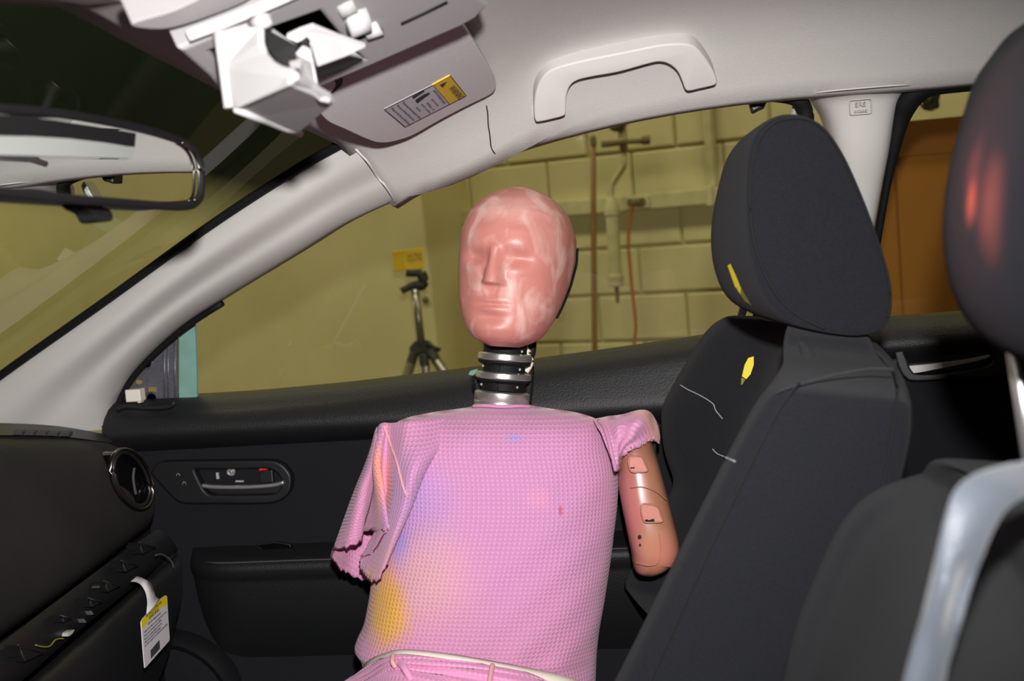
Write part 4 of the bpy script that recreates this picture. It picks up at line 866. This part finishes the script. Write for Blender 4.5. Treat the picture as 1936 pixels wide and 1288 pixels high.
# close over the top
last = rows[-1]; c = sum(last, V((0, 0, 0)))/len(last)
for s, up in ((.93, .010), (.8, .017), (.55, .022), (.25, .024)):
    rows.append([V((c.x+(p.x-c.x)*s, c.y+(p.y-c.y)*s, p.z*s+c.z*(1-s)+up)) for p in last])
sbk = grid('seatback', rows, M['seat'], ps, closed=True, caps=True, sub=1)
tube('seam_stitch', spl([p + V((0, -.0035, 0)) for p in [A_[i]*.86+B_[i]*.14 for i in range(0, 40)]], 120), .0011, M['thread'], sbk, 5)
tube('seam_stitch', spl([PY(a, b, yn-.0025) for a, b in ((1692, 680), (1697, 740), (1690, 800), (1680, 860), (1668, 930), (1655, 1000))], 40), .0012, M['thread'], sbk, 5)
tube('seam_piping', spl([PY(a, b, yn-.002) for a, b in ((1470, 742), (1500, 731), (1550, 715), (1610, 702), (1650, 697), (1690, 698))], 30), .0007, M['seatlight'], sbk, 5)
def on_front(px, py, y, off=0): return PY(px, py, y)
# seat cushion under the dummy (mostly out of frame)
cu = []
for i in range(12):
    x = -.62 + .52*i/11; k = math.sin(math.pi*min(1, (i+1)/5)/2)
    cu.append([V((x, .84+.02*(1-k), CZ-.68)), V((x, .83, (CZ-0.580)*k+(CZ-.66)*(1-k))), V((x, .86, (CZ-0.540)*k+(CZ-.66)*(1-k))), V((x, .95, (CZ-0.565)*k+(CZ-.66)*(1-k))), V((x, 1.08, (CZ-0.570)*k+(CZ-.66)*(1-k))), V((x, 1.21, (CZ-0.565)*k+(CZ-.66)*(1-k))), V((x, 1.30, (CZ-0.540)*k+(CZ-.66)*(1-k))), V((x, 1.33, (CZ-0.580)*k+(CZ-.66)*(1-k))), V((x, 1.32, CZ-.68))])
grid('seat_cushion', cu, M['seatdark'], ps, sub=2)
# driver seat
dvs = thing('driver_seat', PY(1850, 1200, .50), 'black cloth driver seat close to the camera, reddish marks on headrest', 'seat')
panel2 = [(a+215, b-(60 if b < 200 else 0)) for a, b in [(1800, 350), (1806, 230), (1832, 130), (1880, 40), (1950, -40), (2080, -90), (2240, -60), (2350, 80), (2400, 300), (2400, 560), (2330, 720), (2200, 770), (2060, 768), (1960, 742), (1890, 690), (1840, 600), (1810, 480)]]
M['seatstain'] = mat('marked_headrest_cloth', (27, 29, 36), .95, bump=.5, bscale=900, var=.12, vscale=400, spec=.08, sheen=.03)
P1, hc2, hr2 = seat_headrest(dvs, .51, .74, panel2, .03, M['seatstain'], M['seat'], None)
fr2 = [(1330, 1900), (1400, 1560), (1470, 1310), (1500, 1180), (1540, 1075), (1590, 975), (1650, 920), (1740, 888)]
bk2 = [(1720, 1900), (1790, 1560), (1860, 1310), (1920, 1150), (1960, 1040), (1990, 960), (1990, 905)]
yn2 = .80; A2, B2 = spl([PY(a, b, yn2) for a, b in fr2], NR), spl([PY(a, b, yn2) for a, b in bk2], NR); rows = []
for i in range(NR):
    t = i/(NR-1); a, b = A2[i], B2[i]; row = []
    for (y, n_) in cs_t:
        nn_ = n_ if n_ > .85 or abs(y) > .9 else .85+.15*(n_-.54)
        if n_ < .5: nn_ = n_
        p = b + (a-b)*nn_; row.append(V((p.x, .60 + y*.20, p.z)))
    rows.append(row)
last = rows[-1]; c = sum(last, V((0, 0, 0)))/len(last)
for s, up in ((.95, .008), (.86, .0145), (.65, .018), (.3, .020)): rows.append([V((c.x+(p.x-c.x)*s, c.y+(p.y-c.y)*s, p.z*s+c.z*(1-s)+up)) for p in last])
sb2 = grid('seatback', rows, M['seat'], dvs, closed=True, caps=True, sub=1)
for yy in (.58, .67):
    a = PY(2080, 750, .51); tube('headrest_post', [V((a.x, yy, a.z+.02)), V((a.x+.01, yy, a.z-.09))], .006, M['chrome'], dvs, 12)
# seat belt lying over the driver's seat
sbt = thing('seat_belt', PY(1780, 1150, .45), 'shiny grey seat belt webbing draped over the driver seat', 'seat belt')
lft = [(2060, 862), (1960, 868), (1860, 888), (1808, 922), (1787, 975), (1772, 1035), (1760, 1085), (1742, 1160), (1722, 1230), (1700, 1320), (1690, 1400)]
rgt = [(2120, 940), (2020, 930), (1950, 938), (1906, 962), (1878, 1005), (1856, 1060), (1838, 1110), (1815, 1190), (1795, 1250), (1780, 1330), (1770, 1400)]
dy = [.52, .49, .465, .455, .450, .448, .447, .447, .447, .447, .447]
La, Ra = spl([PY(a, b, y) for (a, b), y in zip(lft, dy)], 40), spl([PY(a, b, y+.004) for (a, b), y in zip(rgt, dy)], 40)
gridrows = []
for j in range(7):
    f = j/6; row = []
    for i in range(40):
        t = i/39; p = La[i].lerp(Ra[i], f); fold = math.exp(-((t-.62)/.10)**2)*.006*math.sin(f*math.pi*2.0)
        row.append(p + V((0, -.0035*math.sin(f*math.pi) - fold, 0)))
    gridrows.append(row)
grid('webbing', gridrows, M['belt'], sbt, sub=1, thick=.0014)
# small things on the passenger seat
for mm, out_ in (('yellowtag', ((1403, 712), (1408, 690), (1415, 677), (1425, 674), (1425, 690), (1419, 708), (1411, 717))), ('olive', ((1402, 714), (1409, 717), (1404, 727), (1401, 728)))):
    dd = [(q - CAM).dot(F) for q in (hit(sbk, a, b, .004) for a, b in out_) if q]; d_ = min(dd) if dd else .95
    prism('seat_tag', [PD(a, b, d_) for a, b in out_], F*.002, M[mm], sbk)
#@@DUMMY
# ------------------------------------------------------------------ crash test dummy
_PD = PD
def PD(px, py, d): return _PD(px, py, d-.075)
D0 = 1.36; HS = .835
dm = thing('crash_test_dummy', PD(940, 1288, 1.36), 'crash test dummy in pink knit shirt sitting in the passenger seat', 'dummy')
# head
hx_, hy_ = math.radians(-19), math.radians(3.5)
HC = PD(975, 505, 1.335)
fwd = (-F*math.cos(hx_) + R*math.sin(hx_)); rgt_ = (R*math.cos(hx_) + F*math.sin(hx_)); upv = U
upv2 = (U*math.cos(hy_) + R*math.sin(hy_)); rgt2 = (rgt_*math.cos(hy_) - U*math.sin(hy_)).normalized(); fwd2 = rgt2.cross(upv2)*1
if fwd2.dot(F) > 0: fwd2 = -fwd2
upv2 = (upv2 + fwd2*.02).normalized()
H0 = .0915
ts = [-1, -.97, -.9, -.8, -.65, -.45, -.2, .1, .4, .65, .82, .93, .985, 1.0]
wid = [.012, .024, .037, .0455, .0525, .0585, .0625, .0648, .0640, .0565, .0440, .0290, .0135, .003]
frt = [.050, .060, .070, .0745, .0755, .0750, .0745, .0750, .0725, .0610, .0430, .0240, .0090, .002]
bck = [.012, .004, -.006, -.015, -.026, -.042, -.068, -.091, -.093, -.080, -.060, -.038, -.016, -.003]
def gs(x, s): return math.exp(-(x/s)**2)
NT, NA_ = 150, 128; rows = []
def smooth_lin(t, ys):
    return (lin(t-.03, ts, ys)+lin(t+.03, ts, ys)+2*lin(t, ts, ys))/4
for i in range(NT):
    th = math.pi*i/(NT-1); t = -math.cos(th)
    z = t*H0; w_, f_, b_ = smooth_lin(t, wid), smooth_lin(t, frt), smooth_lin(t, bck); row = []
    mid = (f_+b_)/2*.5 + .0
    for j in range(NA_):
        a = 2*math.pi*j/NA_; ca, sa = math.cos(a), math.sin(a); e = 2/2.35
        x = w_*math.copysign(abs(ca)**e, ca); y = mid + ((f_-mid) if sa > 0 else (mid-b_))*math.copysign(abs(sa)**e, sa)
        if sa > 0:
            k = sa**.6; ax_ = abs(x)
            dsp = -.0088*gs(ax_-.0255, .0165)*gs(z-.006, .0090)                # eye hollows
            dsp += .0020*gs(ax_-.024, .02)*gs(z-.0225, .009)                      # brow
            dsp += .0016*gs(ax_-.026, .014)*gs(z+.006, .009)                       # lids
            dsp += .0020*gs(x, .03)*gs(z-.04, .03)
            if -.0245 < z < .024:
                q_ = (z+.0225)/.0445
                nw = .0052 + .0082*max(0, 1-q_)**1.6; pr = .0030 + .0135*max(0, min(1, 1-q_))**.9
                if q_ > .9: pr *= max(0, (1.05-q_)/.15)
                cut = 1 if z > -.0225 else max(0, (z+.0245)/.002)
                tri = max(0, 1-(ax_/nw)**2.2) if ax_ < nw else 0
                dsp += pr*cut*tri**.75
            dsp += -.0016*gs(x, .004)*gs(z+.032, .005)
            lw = gs(x, .0145); cup = z + .0012*gs(x, .004)
            dsp += .0030*lw*gs(cup+.0405, .0042) - .0026*lw*gs(z+.0458, .0020) + .0040*lw*gs(z+.0512, .0048) - .0024*lw*gs(z+.060, .005)
            dsp += .0040*gs(x, .022)*gs(z+.074, .010)
            dsp += -.0025*gs(ax_-.038, .012)*gs(z+.03, .025)
            y += dsp*k
        row.append(HC + (rgt2*x*.97 + fwd2*y*.97 + upv2*z)*HS)
    rows.append(row)
mh = M['head']
def hp_(px, py): return tuple(PD(px, py, 1.28))
# chalk smears on the vinyl: streaky noise
t_ = mh.node_tree; n_ = t_.nodes; tc = n_.new('ShaderNodeTexCoord'); mpg = n_.new('ShaderNodeMapping'); mpg.inputs['Scale'].default_value = (22, 22, 11); mpg.inputs['Rotation'].default_value = (.3, .5, .2)
ns = n_.new('ShaderNodeTexNoise'); ns.inputs['Scale'].default_value = 1.6; ns.inputs['Detail'].default_value = 4; ns.inputs['Distortion'].default_value = .7
t_.links.new(tc.outputs['Object'], mpg.inputs[0]); t_.links.new(mpg.outputs[0], ns.inputs['Vector'])
rp = n_.new('ShaderNodeValToRGB'); rp.color_ramp.elements[0].position = .50; rp.color_ramp.elements[0].color = s2l((196, 126, 116)); rp.color_ramp.elements[1].position = .76; rp.color_ramp.elements[1].color = s2l((224, 186, 178))
t_.links.new(ns.outputs['Fac'], rp.inputs[0]); t_.links.new(rp.outputs[0], n_['Principled BSDF'].inputs['Base Color'])
stain(mh, hp_(975, 385), .062, (226, 176, 168), .6, .9, (1, 1, 1.5), .5)
stain(mh, hp_(1065, 440), .05, (226, 180, 172), .55, .9, (1.4, 1, .6), .6)
stain(mh, hp_(885, 440), .03, (222, 186, 182), .5, .9, (1.4, 1, .5), .6)
stain(mh, hp_(1040, 385), .022, (206, 158, 120), .5, .9, (1, 1, 1.6), .3)
stain(mh, hp_(944, 522), .014, (168, 114, 102), .85, .7, (1.2, 1, .7), .2)
hd_ = grid('head', rows, mh, dm, closed=True, caps=True)
# skull cap at the back of the head
rows2 = []
for i in range(44, 92, 3):
    rr_ = []
    for j in range(NA_*56//100, NA_*94//100+1):
        p = rows[i][j]; d = (p-HC).normalized(); rr_.append(HC + (p-HC)*1.008 - fwd2*.004)
    rows2.append(rr_)
grid('skull_cap', rows2, M['rubber'], hd_, thick=.002)
# neck
nA, nB = PD(957, 640, 1.362), PD(946, 790, 1.362); nax = (nB-nA).normalized(); npx = (nB-nA).length/150
def nk(name, y0, segs, m):
    return lathe(name, nA + nax*((y0-640)*npx), nax, [(r*npx, h*npx) for r, h in segs], m, dm, 48, True, True)
nk('neck_segment', 640, [(0, 0), (41, 0), (41, 27), (47, 30), (0, 30)], M['rubber'])
nk('neck_disc', 668, [(0, 0), (47, 0), (51, 2.5), (51.5, 12), (50, 14), (0, 14)], M['steel'])
nk('neck_segment', 682, [(0, 0), (50, 0), (50, 4), (44, 8), (40, 9), (39.5, 22), (45, 24), (0, 24)], M['rubber'])
nk('neck_disc', 704, [(0, 0), (48, 0), (52, 2.5), (52.5, 11), (51, 13), (0, 13)], M['steel'])
nk('neck_segment', 717, [(0, 0), (50, 0), (50, 3), (44, 7), (40, 8), (39.5, 21), (46, 24), (0, 24)], M['rubber'])
nk('neck_base', 740, [(0, 0), (47, 0), (52, 3), (52.5, 16), (51.5, 18), (51.5, 19), (52.5, 20), (52.5, 46), (0, 46)], M['steel'])
for (px, py) in ((913, 692), (983, 699), (910, 727), (978, 733), (987, 665)):
    dd = PD(px, py, 1.362-.0205 if abs(px-948) < 33 else 1.362-.015); lathe('neck_bolt', dd, -F, [(0, -.004), (.0016, -.004), (.0016, .001), (0, .0015)], M['steel'], dm, 10)
for a, b in (((946, 664), (945, 682)), ((945, 690), (943, 704)), ((942, 722), (940, 740))):
    tube('neck_slit', [PD(*a, 1.362-.0247), PD(*b, 1.362-.0247)], .0006, M['gloss'], dm, 5)
tube('instrument_cable', spl([PD(a, b, 1.40) for a, b in ((1006, 645), (1005, 665), (1000, 680), (1002, 700), (1000, 730), (996, 770))], 20), .006, M['rubber'], dm, 8)
wc = tube('cable_tape', spl([PD(a, b, 1.388) for a, b in ((994, 662), (999, 668), (994, 676), (1004, 682), (1000, 694), (994, 703))], 24), .0042, M['cable'], dm, 8); wc['label'] = 'white tape on the neck cable'
tube('instrument_cable', spl([PD(a, b, 1.39) for a, b in ((903, 712), (900, 725), (905, 740))], 10), .005, M['rubber'], dm, 8)
# shirt torso
shirt, dsock = cloth('pink_waffle_knit', (208, 141, 178))
def sp_(px, py, d=1.27): return tuple(PD(px, py, d))
TR = [(766, 903, 997, .036, 1.362), (772, 880, 1030, .045, 1.362), (781, 815, 1090, .058, 1.36), (793, 762, 1128, .070, 1.36), (812, 735, 1150, .084, 1.36), (845, 722, 1162, .096, 1.36), (900, 732, 1168, .106, 1.36), (960, 735, 1165, .112, 1.36), (1020, 722, 1158, .114, 1.358),
      (1080, 707, 1150, .114, 1.355), (1130, 699, 1142, .113, 1.352), (1175, 690, 1134, .112, 1.35), (1205, 677, 1130, .112, 1.35), (1222, 673, 1128, .112, 1.35), (1240, 684, 1127, .108, 1.35), (1270, 690, 1126, .108, 1.348), (1330, 690, 1124, .108, 1.345), (1420, 690, 1120, .10, 1.34)]
NS, NRG = 90, 120; keys = list(range(len(TR))); rows = []
tr3 = spl([V((a, b, c)) for a, b, c, _, _ in TR], NS); tr2 = spl([V((a, d, e)) for a, _, _, d, e in TR], NS)
for i in range(NS):
    py, xl_, xr_ = tr3[i]; bb, dc = tr2[i][1], tr2[i][2]; cx_2 = (xl_+xr_)/2; ha = (xr_-xl_)/2/FOC*(dc-.075); bb *= .86; row = []
    top_k = max(0, 1-(py-766)/70)
    for j in range(NRG):
        a = 2*math.pi*(j+NRG*.25)/NRG; ca, sa = math.cos(a), math.sin(a); e = 2/2.5
        x = ha*math.copysign(abs(ca)**e, ca); y = bb*math.copysign(abs(sa)**e, sa)
        wr = .0013*math.sin(x*90+py*.02)*math.sin(py*.045+x*30) + .0016*gs(py-1235, 30)*math.sin(x*140)
        ctr = PD(cx_2, py, dc)
        row.append(ctr + R*x + F*(y*(1+0) + (wr if sa < 0 else 0)) + U*(.02*top_k*(1-abs(ca))*(0)))
    rows.append(row)
sh_ = grid('shirt', rows, shirt, dm, closed=True, caps=True, uv=True)
def onsh(px, py): q = hit(sh_, px, py, 0); return tuple(q) if q else sp_(px, py)
stain(shirt, onsh(960, 960), .17, (198, 140, 188), .75, .9)
stain(shirt, onsh(790, 960), .05, (176, 146, 208), .6, .95, (1, 1, .7))
stain(shirt, onsh(757, 1035), .022, (140, 138, 222), .8, .9, (1.2, 1, .7))
stain(shirt, onsh(975, 828), .012, (160, 150, 215), .6, .9, (1, 1, 2))
stain(shirt, onsh(800, 1095), .070, (222, 172, 165), .6, .95)
stain(shirt, onsh(724, 1152), .045, (228, 168, 60), .95, .6, (1, .5, .8), .3)
stain(shirt, onsh(1020, 945), .018, (232, 150, 182), .4, .8, (1, 1, 1.2))
stain(shirt, sp_(1232, 800, 1.315), .030, (244, 156, 128), .8, .9)
stain(shirt, sp_(717, 880, 1.285), .034, (250, 158, 132), .85, .8, (2.4, 1.6, .34))
stain(shirt, onsh(1060, 966), .005, (190, 80, 90), .7, .8, (1.6, 1, .6))
dots(shirt, dsock)
# raglan sleeve hanging empty on the door side
ST = [[(708, 830, 1.37), (690, 880, 1.36), (668, 935, 1.35), (628, 1045, 1.335)], [(709, 818, 1.345), (694, 880, 1.325), (676, 935, 1.31), (655, 1034, 1.305)], [(712, 810, 1.33), (702, 880, 1.315), (690, 940, 1.305), (682, 1023, 1.31)],
      [(716, 806, 1.325), (709, 880, 1.318), (703, 945, 1.32), (684, 1006, 1.33)], [(720, 802, 1.315), (706, 870, 1.295), (712, 930, 1.285), (722, 1001, 1.28)], [(727, 800, 1.312), (717, 870, 1.290), (726, 930, 1.279), (734, 1004, 1.272)],
      [(733, 800, 1.312), (722, 880, 1.300), (724, 960, 1.295), (704, 1044, 1.292)], [(742, 800, 1.308), (732, 880, 1.300), (728, 960, 1.300), (682, 1060, 1.31)], [(755, 799, 1.30), (745, 880, 1.285), (736, 970, 1.28), (690, 1088, 1.298)],
      [(780, 797, 1.292), (760, 880, 1.272), (748, 970, 1.268), (712, 1098, 1.272)], [(835, 790, 1.312), (788, 880, 1.262), (766, 960, 1.260), (728, 1070, 1.268)], [(905, 776, 1.335), (818, 868, 1.288), (775, 965, 1.275), (732, 1062, 1.285)],
      [(860, 790, 1.345), (790, 880, 1.33), (765, 965, 1.33), (728, 1050, 1.34)], [(780, 798, 1.375), (745, 880, 1.38), (730, 965, 1.37), (700, 1085, 1.375)], [(740, 805, 1.385), (715, 880, 1.39), (705, 965, 1.38), (690, 1098, 1.375)], [(718, 815, 1.385), (700, 880, 1.385), (685, 950, 1.375), (660, 1085, 1.372)], [(710, 825, 1.38), (694, 880, 1.375), (675, 945, 1.365), (640, 1073, 1.355)]]
ss = [spl([PD(*p) for p in s], 36) for s in ST]
rows = []
for i in range(36):
    ring_ = spl([s[i] for s in ss], 102, True)
    if i >= 34: ring_ = [p + U*(.0022*random.uniform(-1, 1)) + R*.0012*random.uniform(-1, 1) for p in ring_]
    rows.append(ring_)
slv = grid('sleeve', rows, shirt, sh_, closed=True, uv=True, thick=.0022)
M['hem'] = mat('dark_pink_hem_edge', (120, 58, 92), .95); M['seamp'] = mat('pale_pink_seam', (228, 166, 174), .95, bump=.4, bscale=900)
tube('cut_hem', rows[-1], .0011, M['hem'], sh_, 5, closed=True)
sm_ = [q for q in (hit(slv, a, b, .0006) for a, b in ((726, 803), (735, 830), (744, 855), (751, 875), (757, 900), (764, 925), (771, 942))) if q]
if len(sm_) > 2: tube('sleeve_seam', spl(sm_, 30), .0020, M['seamp'], slv, 6, flat=.5, up=U)
tube('collar_edge', spl([PD(a, b, c) for a, b, c in ((895, 768, 1.335), (915, 767, 1.325), (948, 769, 1.322), (980, 768, 1.325), (1002, 769, 1.335))], 20), .0022, shirt, sh_, 6)
# short bunched sleeve on the arm side
S2 = [[(1122, 800, 1.37), (1150, 792, 1.375), (1180, 788, 1.375), (1225, 781, 1.365), (1241, 802, 1.36)], [(1122, 795, 1.325), (1146, 793, 1.318), (1180, 786, 1.31), (1218, 780, 1.315), (1246, 815, 1.33), ], [(1128, 806, 1.30), (1150, 805, 1.298), (1180, 800, 1.285), (1215, 797, 1.285), (1247, 835, 1.312)],
      [(1136, 818, 1.288), (1155, 818, 1.288), (1178, 812, 1.278), (1204, 812, 1.280), (1232, 832, 1.296)], [(1142, 832, 1.28), (1160, 832, 1.283), (1178, 826, 1.276), (1198, 828, 1.279), (1212, 841, 1.285)], [(1150, 850, 1.274), (1163, 848, 1.280), (1174, 838, 1.275), (1184, 842, 1.279), (1193, 850, 1.280)], [(1158, 872, 1.27), (1167, 868, 1.275), (1171, 855, 1.274), (1175, 855, 1.278), (1180, 860, 1.281)],
      [(1165, 890, 1.28), (1168, 885, 1.29), (1169, 870, 1.29), (1170, 868, 1.30), (1172, 866, 1.31)], [(1160, 885, 1.36), (1175, 875, 1.37), (1190, 865, 1.37), (1200, 860, 1.37), (1206, 855, 1.37)], [(1140, 840, 1.385), (1160, 825, 1.39), (1190, 815, 1.395), (1225, 812, 1.39), (1238, 820, 1.38)]]
S2s = [spl([PD(*p) for p in s], 26) for s in S2]; rows = []
for i in range(26):
    ring_ = spl([s[i] for s in S2s], 80, True); t = i/25
    ring_ = [p - F*(.0030*math.sin(t*17+j*.08)*math.sin(math.pi*t)) for j, p in enumerate(ring_)]
    if i >= 24: ring_ = [p + U*(.0016*random.uniform(-1, 1)) for p in ring_]
    rows.append(ring_)
slv2 = grid('sleeve', rows, shirt, sh_, closed=True, uv=True, thick=.0022)
tube('cut_hem', rows[-1], .0012, M['seamp'], sh_, 5, closed=True)
tube('sleeve_seam', spl([PD(a, b, c) for a, b, c in ((1132, 796, 1.305), (1142, 806, 1.286), (1150, 830, 1.272), (1157, 860, 1.262), (1164, 890, 1.265))], 20), .0024, shirt, sh_, 6)
q_ = hit(slv2, 1232, 800, 0)
if q_: stain(shirt, tuple(q_), .026, (246, 156, 126), .85, .9)
# stub arm
AR = [(815, 1170, 1228, .030, 1.325), (850, 1169, 1240, .034, 1.32), (885, 1168, 1250, .036, 1.318), (930, 1170, 1262, .037, 1.316), (970, 1176, 1272, .037, 1.314), (1005, 1183, 1281, .036, 1.312), (1030, 1188, 1283, .035, 1.312), (1052, 1193, 1276, .033, 1.312), (1070, 1197, 1262, .029, 1.313), (1080, 1200, 1246, .024, 1.314), (1086, 1205, 1232, .014, 1.315)]
rows = []
a3 = spl([V((a, b, c)) for a, b, c, _, _ in AR], 50); a2 = spl([V((a, d, e)) for a, _, _, d, e in AR], 50)
for i in range(50):
    py, xl_, xr_ = a3[i]; bb, dc = a2[i][1], a2[i][2]; ha = (xr_-xl_)/2/FOC*(dc-.075); bb *= .86; ctr = PD((xl_+xr_)/2, py, dc); row = []
    for j in range(48):
        a = 2*math.pi*j/48; ca, sa = math.cos(a), math.sin(a); e = 2/2.7
        row.append(ctr + R*(ha*math.copysign(abs(ca)**e, ca)) + F*(bb*math.copysign(abs(sa)**e, sa)) + U*(-.006*ca*(1 if py < 1060 else .2)))
    rows.append(row)
stain(M['arm'], tuple(PD(1195, 960, 1.28)), .05, (196, 118, 118), .7, .9, (2.2, 1, .5))
stain(M['arm'], tuple(PD(1230, 1040, 1.276)), .03, (196, 142, 108), .8, .8, (1, 1, .8), .3)
stain(M['arm'], tuple(PD(1260, 1050, 1.28)), .03, (204, 124, 112), .6, .9)
am = grid('arm', rows, M['arm'], dm, closed=True, caps=True, sub=1); am['label'] = 'glossy brown stub of an upper arm'
def slot(pts, hole_pts, d):
    o = prism('arm_slot', spl([PD(a, b, d) for a, b in pts], 28, True), F*.004, M['armdark'], am, .001)
    tube('slot_rim', spl([PD(a, b, d-.0004) for a, b in pts], 32, True), .0011, M['arm'], am, 6, closed=True)
    prism('slot_hole', [PD(a, b, d-.0008) for a, b in hole_pts], F*.002, M['rubber'], am)
slot([(1190, 866), (1212, 864), (1220, 878), (1224, 890), (1208, 893), (1192, 890)], [(1190, 884.5), (1200, 883.5), (1200, 886), (1191, 886.5)], 1.2815)
slot([(1212, 956), (1228, 954), (1244, 960), (1250, 976), (1252, 986), (1232, 988), (1217, 985)], [(1219, 984), (1223, 982), (1227, 984), (1236, 981), (1238, 987), (1230, 988), (1220, 987)], 1.2765)
for (a, b, r) in ((1209, 1015, .0022), (1210, 1030, .0012)): lathe('arm_pit', PD(a, b, 1.2745), -F, [(0, 0), (r, 0), (r, .0012), (0, .0012)], M['rubber'], am, 10)
tube('arm_panel_edge', spl([PD(a, b, 1.2765) for a, b in ((1246, 1010), (1249, 1040), (1244, 1064), (1225, 1070), (1203, 1064))], 24), .0005, M['arm'], am, 5)
tube('arm_panel_edge', spl([PD(a, b, 1.2795) for a, b in ((1192, 922), (1215, 921), (1240, 930), (1260, 945))], 20), .0005, M['arm'], am, 5)
pin = prism('shoulder_bracket', [PD(a, b, 1.325) for a, b in ((1226, 842), (1241, 838), (1243, 872), (1236, 866))], F*.02, M['rubber'], dm, .002)
# waistband and shorts
shorts, ds2 = cloth('pink_waffle_shorts', (224, 150, 192)); stain(shorts, sp_(900, 1280), .01, (224, 150, 192), .5); dots(shorts, ds2)
wb = [(684, 1268, 1.30), (697, 1250, 1.262), (725, 1237, 1.235), (765, 1229, 1.215), (840, 1236, 1.205), (920, 1249, 1.205), (1000, 1264, 1.208), (1060, 1277, 1.215), (1100, 1290, 1.23), (1125, 1302, 1.26)]
wl = [(682, 1290, 1.30), (693, 1270, 1.258), (722, 1252, 1.230), (765, 1243, 1.209), (840, 1248, 1.200), (920, 1260, 1.200), (1000, 1280, 1.202), (1060, 1298, 1.21), (1100, 1312, 1.225), (1125, 1324, 1.255)]
wa, wbb = spl([PD(*p) for p in wb], 60), spl([PD(*p) for p in wl], 60)
sho = thing('dummy_shorts', PD(900, 1400, 1.3), 'pink knit shorts bunched below the cream waistband on the dummy', 'shorts') if False else dm
grid('waistband', [wa, [(p+q)/2 - F*.002 for p, q in zip(wa, wbb)], wbb], M['cream'], sho, thick=.002)
tube('band_cord', [p + U*.0035 - F*.001 for p in wbb[:14]], .0006, M['greythread'], dm, 5)
SR = [[(640, 1296, 1.30), (690, 1263, 1.252), (745, 1241, 1.212), (830, 1244, 1.199), (920, 1258, 1.198), (1000, 1274, 1.202), (1040, 1290, 1.206), (1075, 1310, 1.212), (1128, 1330, 1.26)],
      [(632, 1304, 1.30), (690, 1277, 1.245), (745, 1251, 1.204), (830, 1256, 1.191), (920, 1270, 1.189), (1000, 1288, 1.19), (1040, 1302, 1.196), (1075, 1322, 1.205), (1128, 1342, 1.26)],
      [(626, 1318, 1.30), (690, 1288, 1.238), (745, 1262, 1.203), (830, 1272, 1.186), (920, 1290, 1.181), (1000, 1310, 1.181), (1040, 1322, 1.186), (1075, 1342, 1.195), (1128, 1362, 1.26)],
      [(620, 1340, 1.30), (690, 1306, 1.222), (745, 1285, 1.192), (830, 1300, 1.170), (920, 1325, 1.165), (1000, 1345, 1.166), (1040, 1358, 1.172), (1075, 1375, 1.182), (1128, 1392, 1.26)],
      [(620, 1420, 1.30), (690, 1400, 1.17), (745, 1400, 1.13), (830, 1420, 1.10), (920, 1440, 1.10), (1000, 1450, 1.10), (1040, 1455, 1.11), (1075, 1460, 1.13), (1128, 1460, 1.25)],
      [(630, 1560, 1.30), (690, 1570, 1.18), (745, 1580, 1.13), (830, 1590, 1.10), (920, 1600, 1.10), (1000, 1600, 1.10), (1040, 1600, 1.11), (1075, 1600, 1.13), (1128, 1600, 1.25)]]
sr = [spl([PD(*p) for p in r], 60) for r in SR]; rows = []
cols = [spl([sr[i][j] for i in range(6)], 40) for j in range(60)]
rows = [[cols[j][i] - F*(.004*math.sin(j*.34+i*.5)*math.sin(i*.42+1.2)) for j in range(60)] for i in range(40)]
shp = grid('shorts', rows, shorts, dm, uv=True, thick=.002)
for seg in (((743, 1240, 1.208), (742, 1252, 1.200), (748, 1262, 1.199)), ((931, 1258, 1.196), (928, 1274, 1.187), (925, 1292, 1.178), (922, 1310, 1.17))): tube('shorts_seam', spl([PD(a, b, c-.003) for a, b, c in seg], 14), .003, M['seamp'], shp, 6)
tube('draw_tie', spl([PD(a, b, c) for a, b, c in ((757, 1255, 1.195), (764, 1263, 1.186), (772, 1276, 1.182), (778, 1286, 1.182))], 14), [.003]+[.004]*13, shorts, shp, 8)

# chalk lines on seat: trace the seat surface
for path in (((1286, 728), (1294, 733), (1303, 738), (1320, 746), (1336, 755), (1349, 765), (1353, 776), (1366, 792)), ((1347, 849), (1356, 858), (1370, 864), (1390, 873))):
    pp = [h for h in (hit(sbk, q_.x, q_.y, .0012) for q_ in spl([V((a, b, 0)) for a, b in path], 26)) if h]
    if len(pp) > 1: tube('chalk_line', spl(pp, 30), .0008, M['chalk'], sbk, 5)
def sc_p(a, b): return hit(hr2, a, b) or PY(a, b, .6)
def st_el(p, q, rad, c, am):
    a, b = sc_p(*p), sc_p(*q); mid = (a+b)/2
    stain(M['seatstain'], tuple(mid), rad, c, am, .95, (1.0, .5, .34), .25)
st_el((1850, 180), (1860, 420), .042, (92, 56, 62), .4)
st_el((1866, 330), (1878, 440), .0125, (150, 74, 68), .75); st_el((1843, 270), (1840, 390), .0105, (138, 66, 64), .65); st_el((1838, 370), (1832, 385), .006, (225, 100, 80), .85)
cf = mk('floor_carpet', [(-.8, .0, .14), (1.6, .0, .14), (1.6, 1.40, .14), (-.8, 1.40, .14)], [(0, 1, 2, 3)], M['carpet'], None, False); tag(cf, 'black carpet on the car floor', 'carpet', kind='structure')
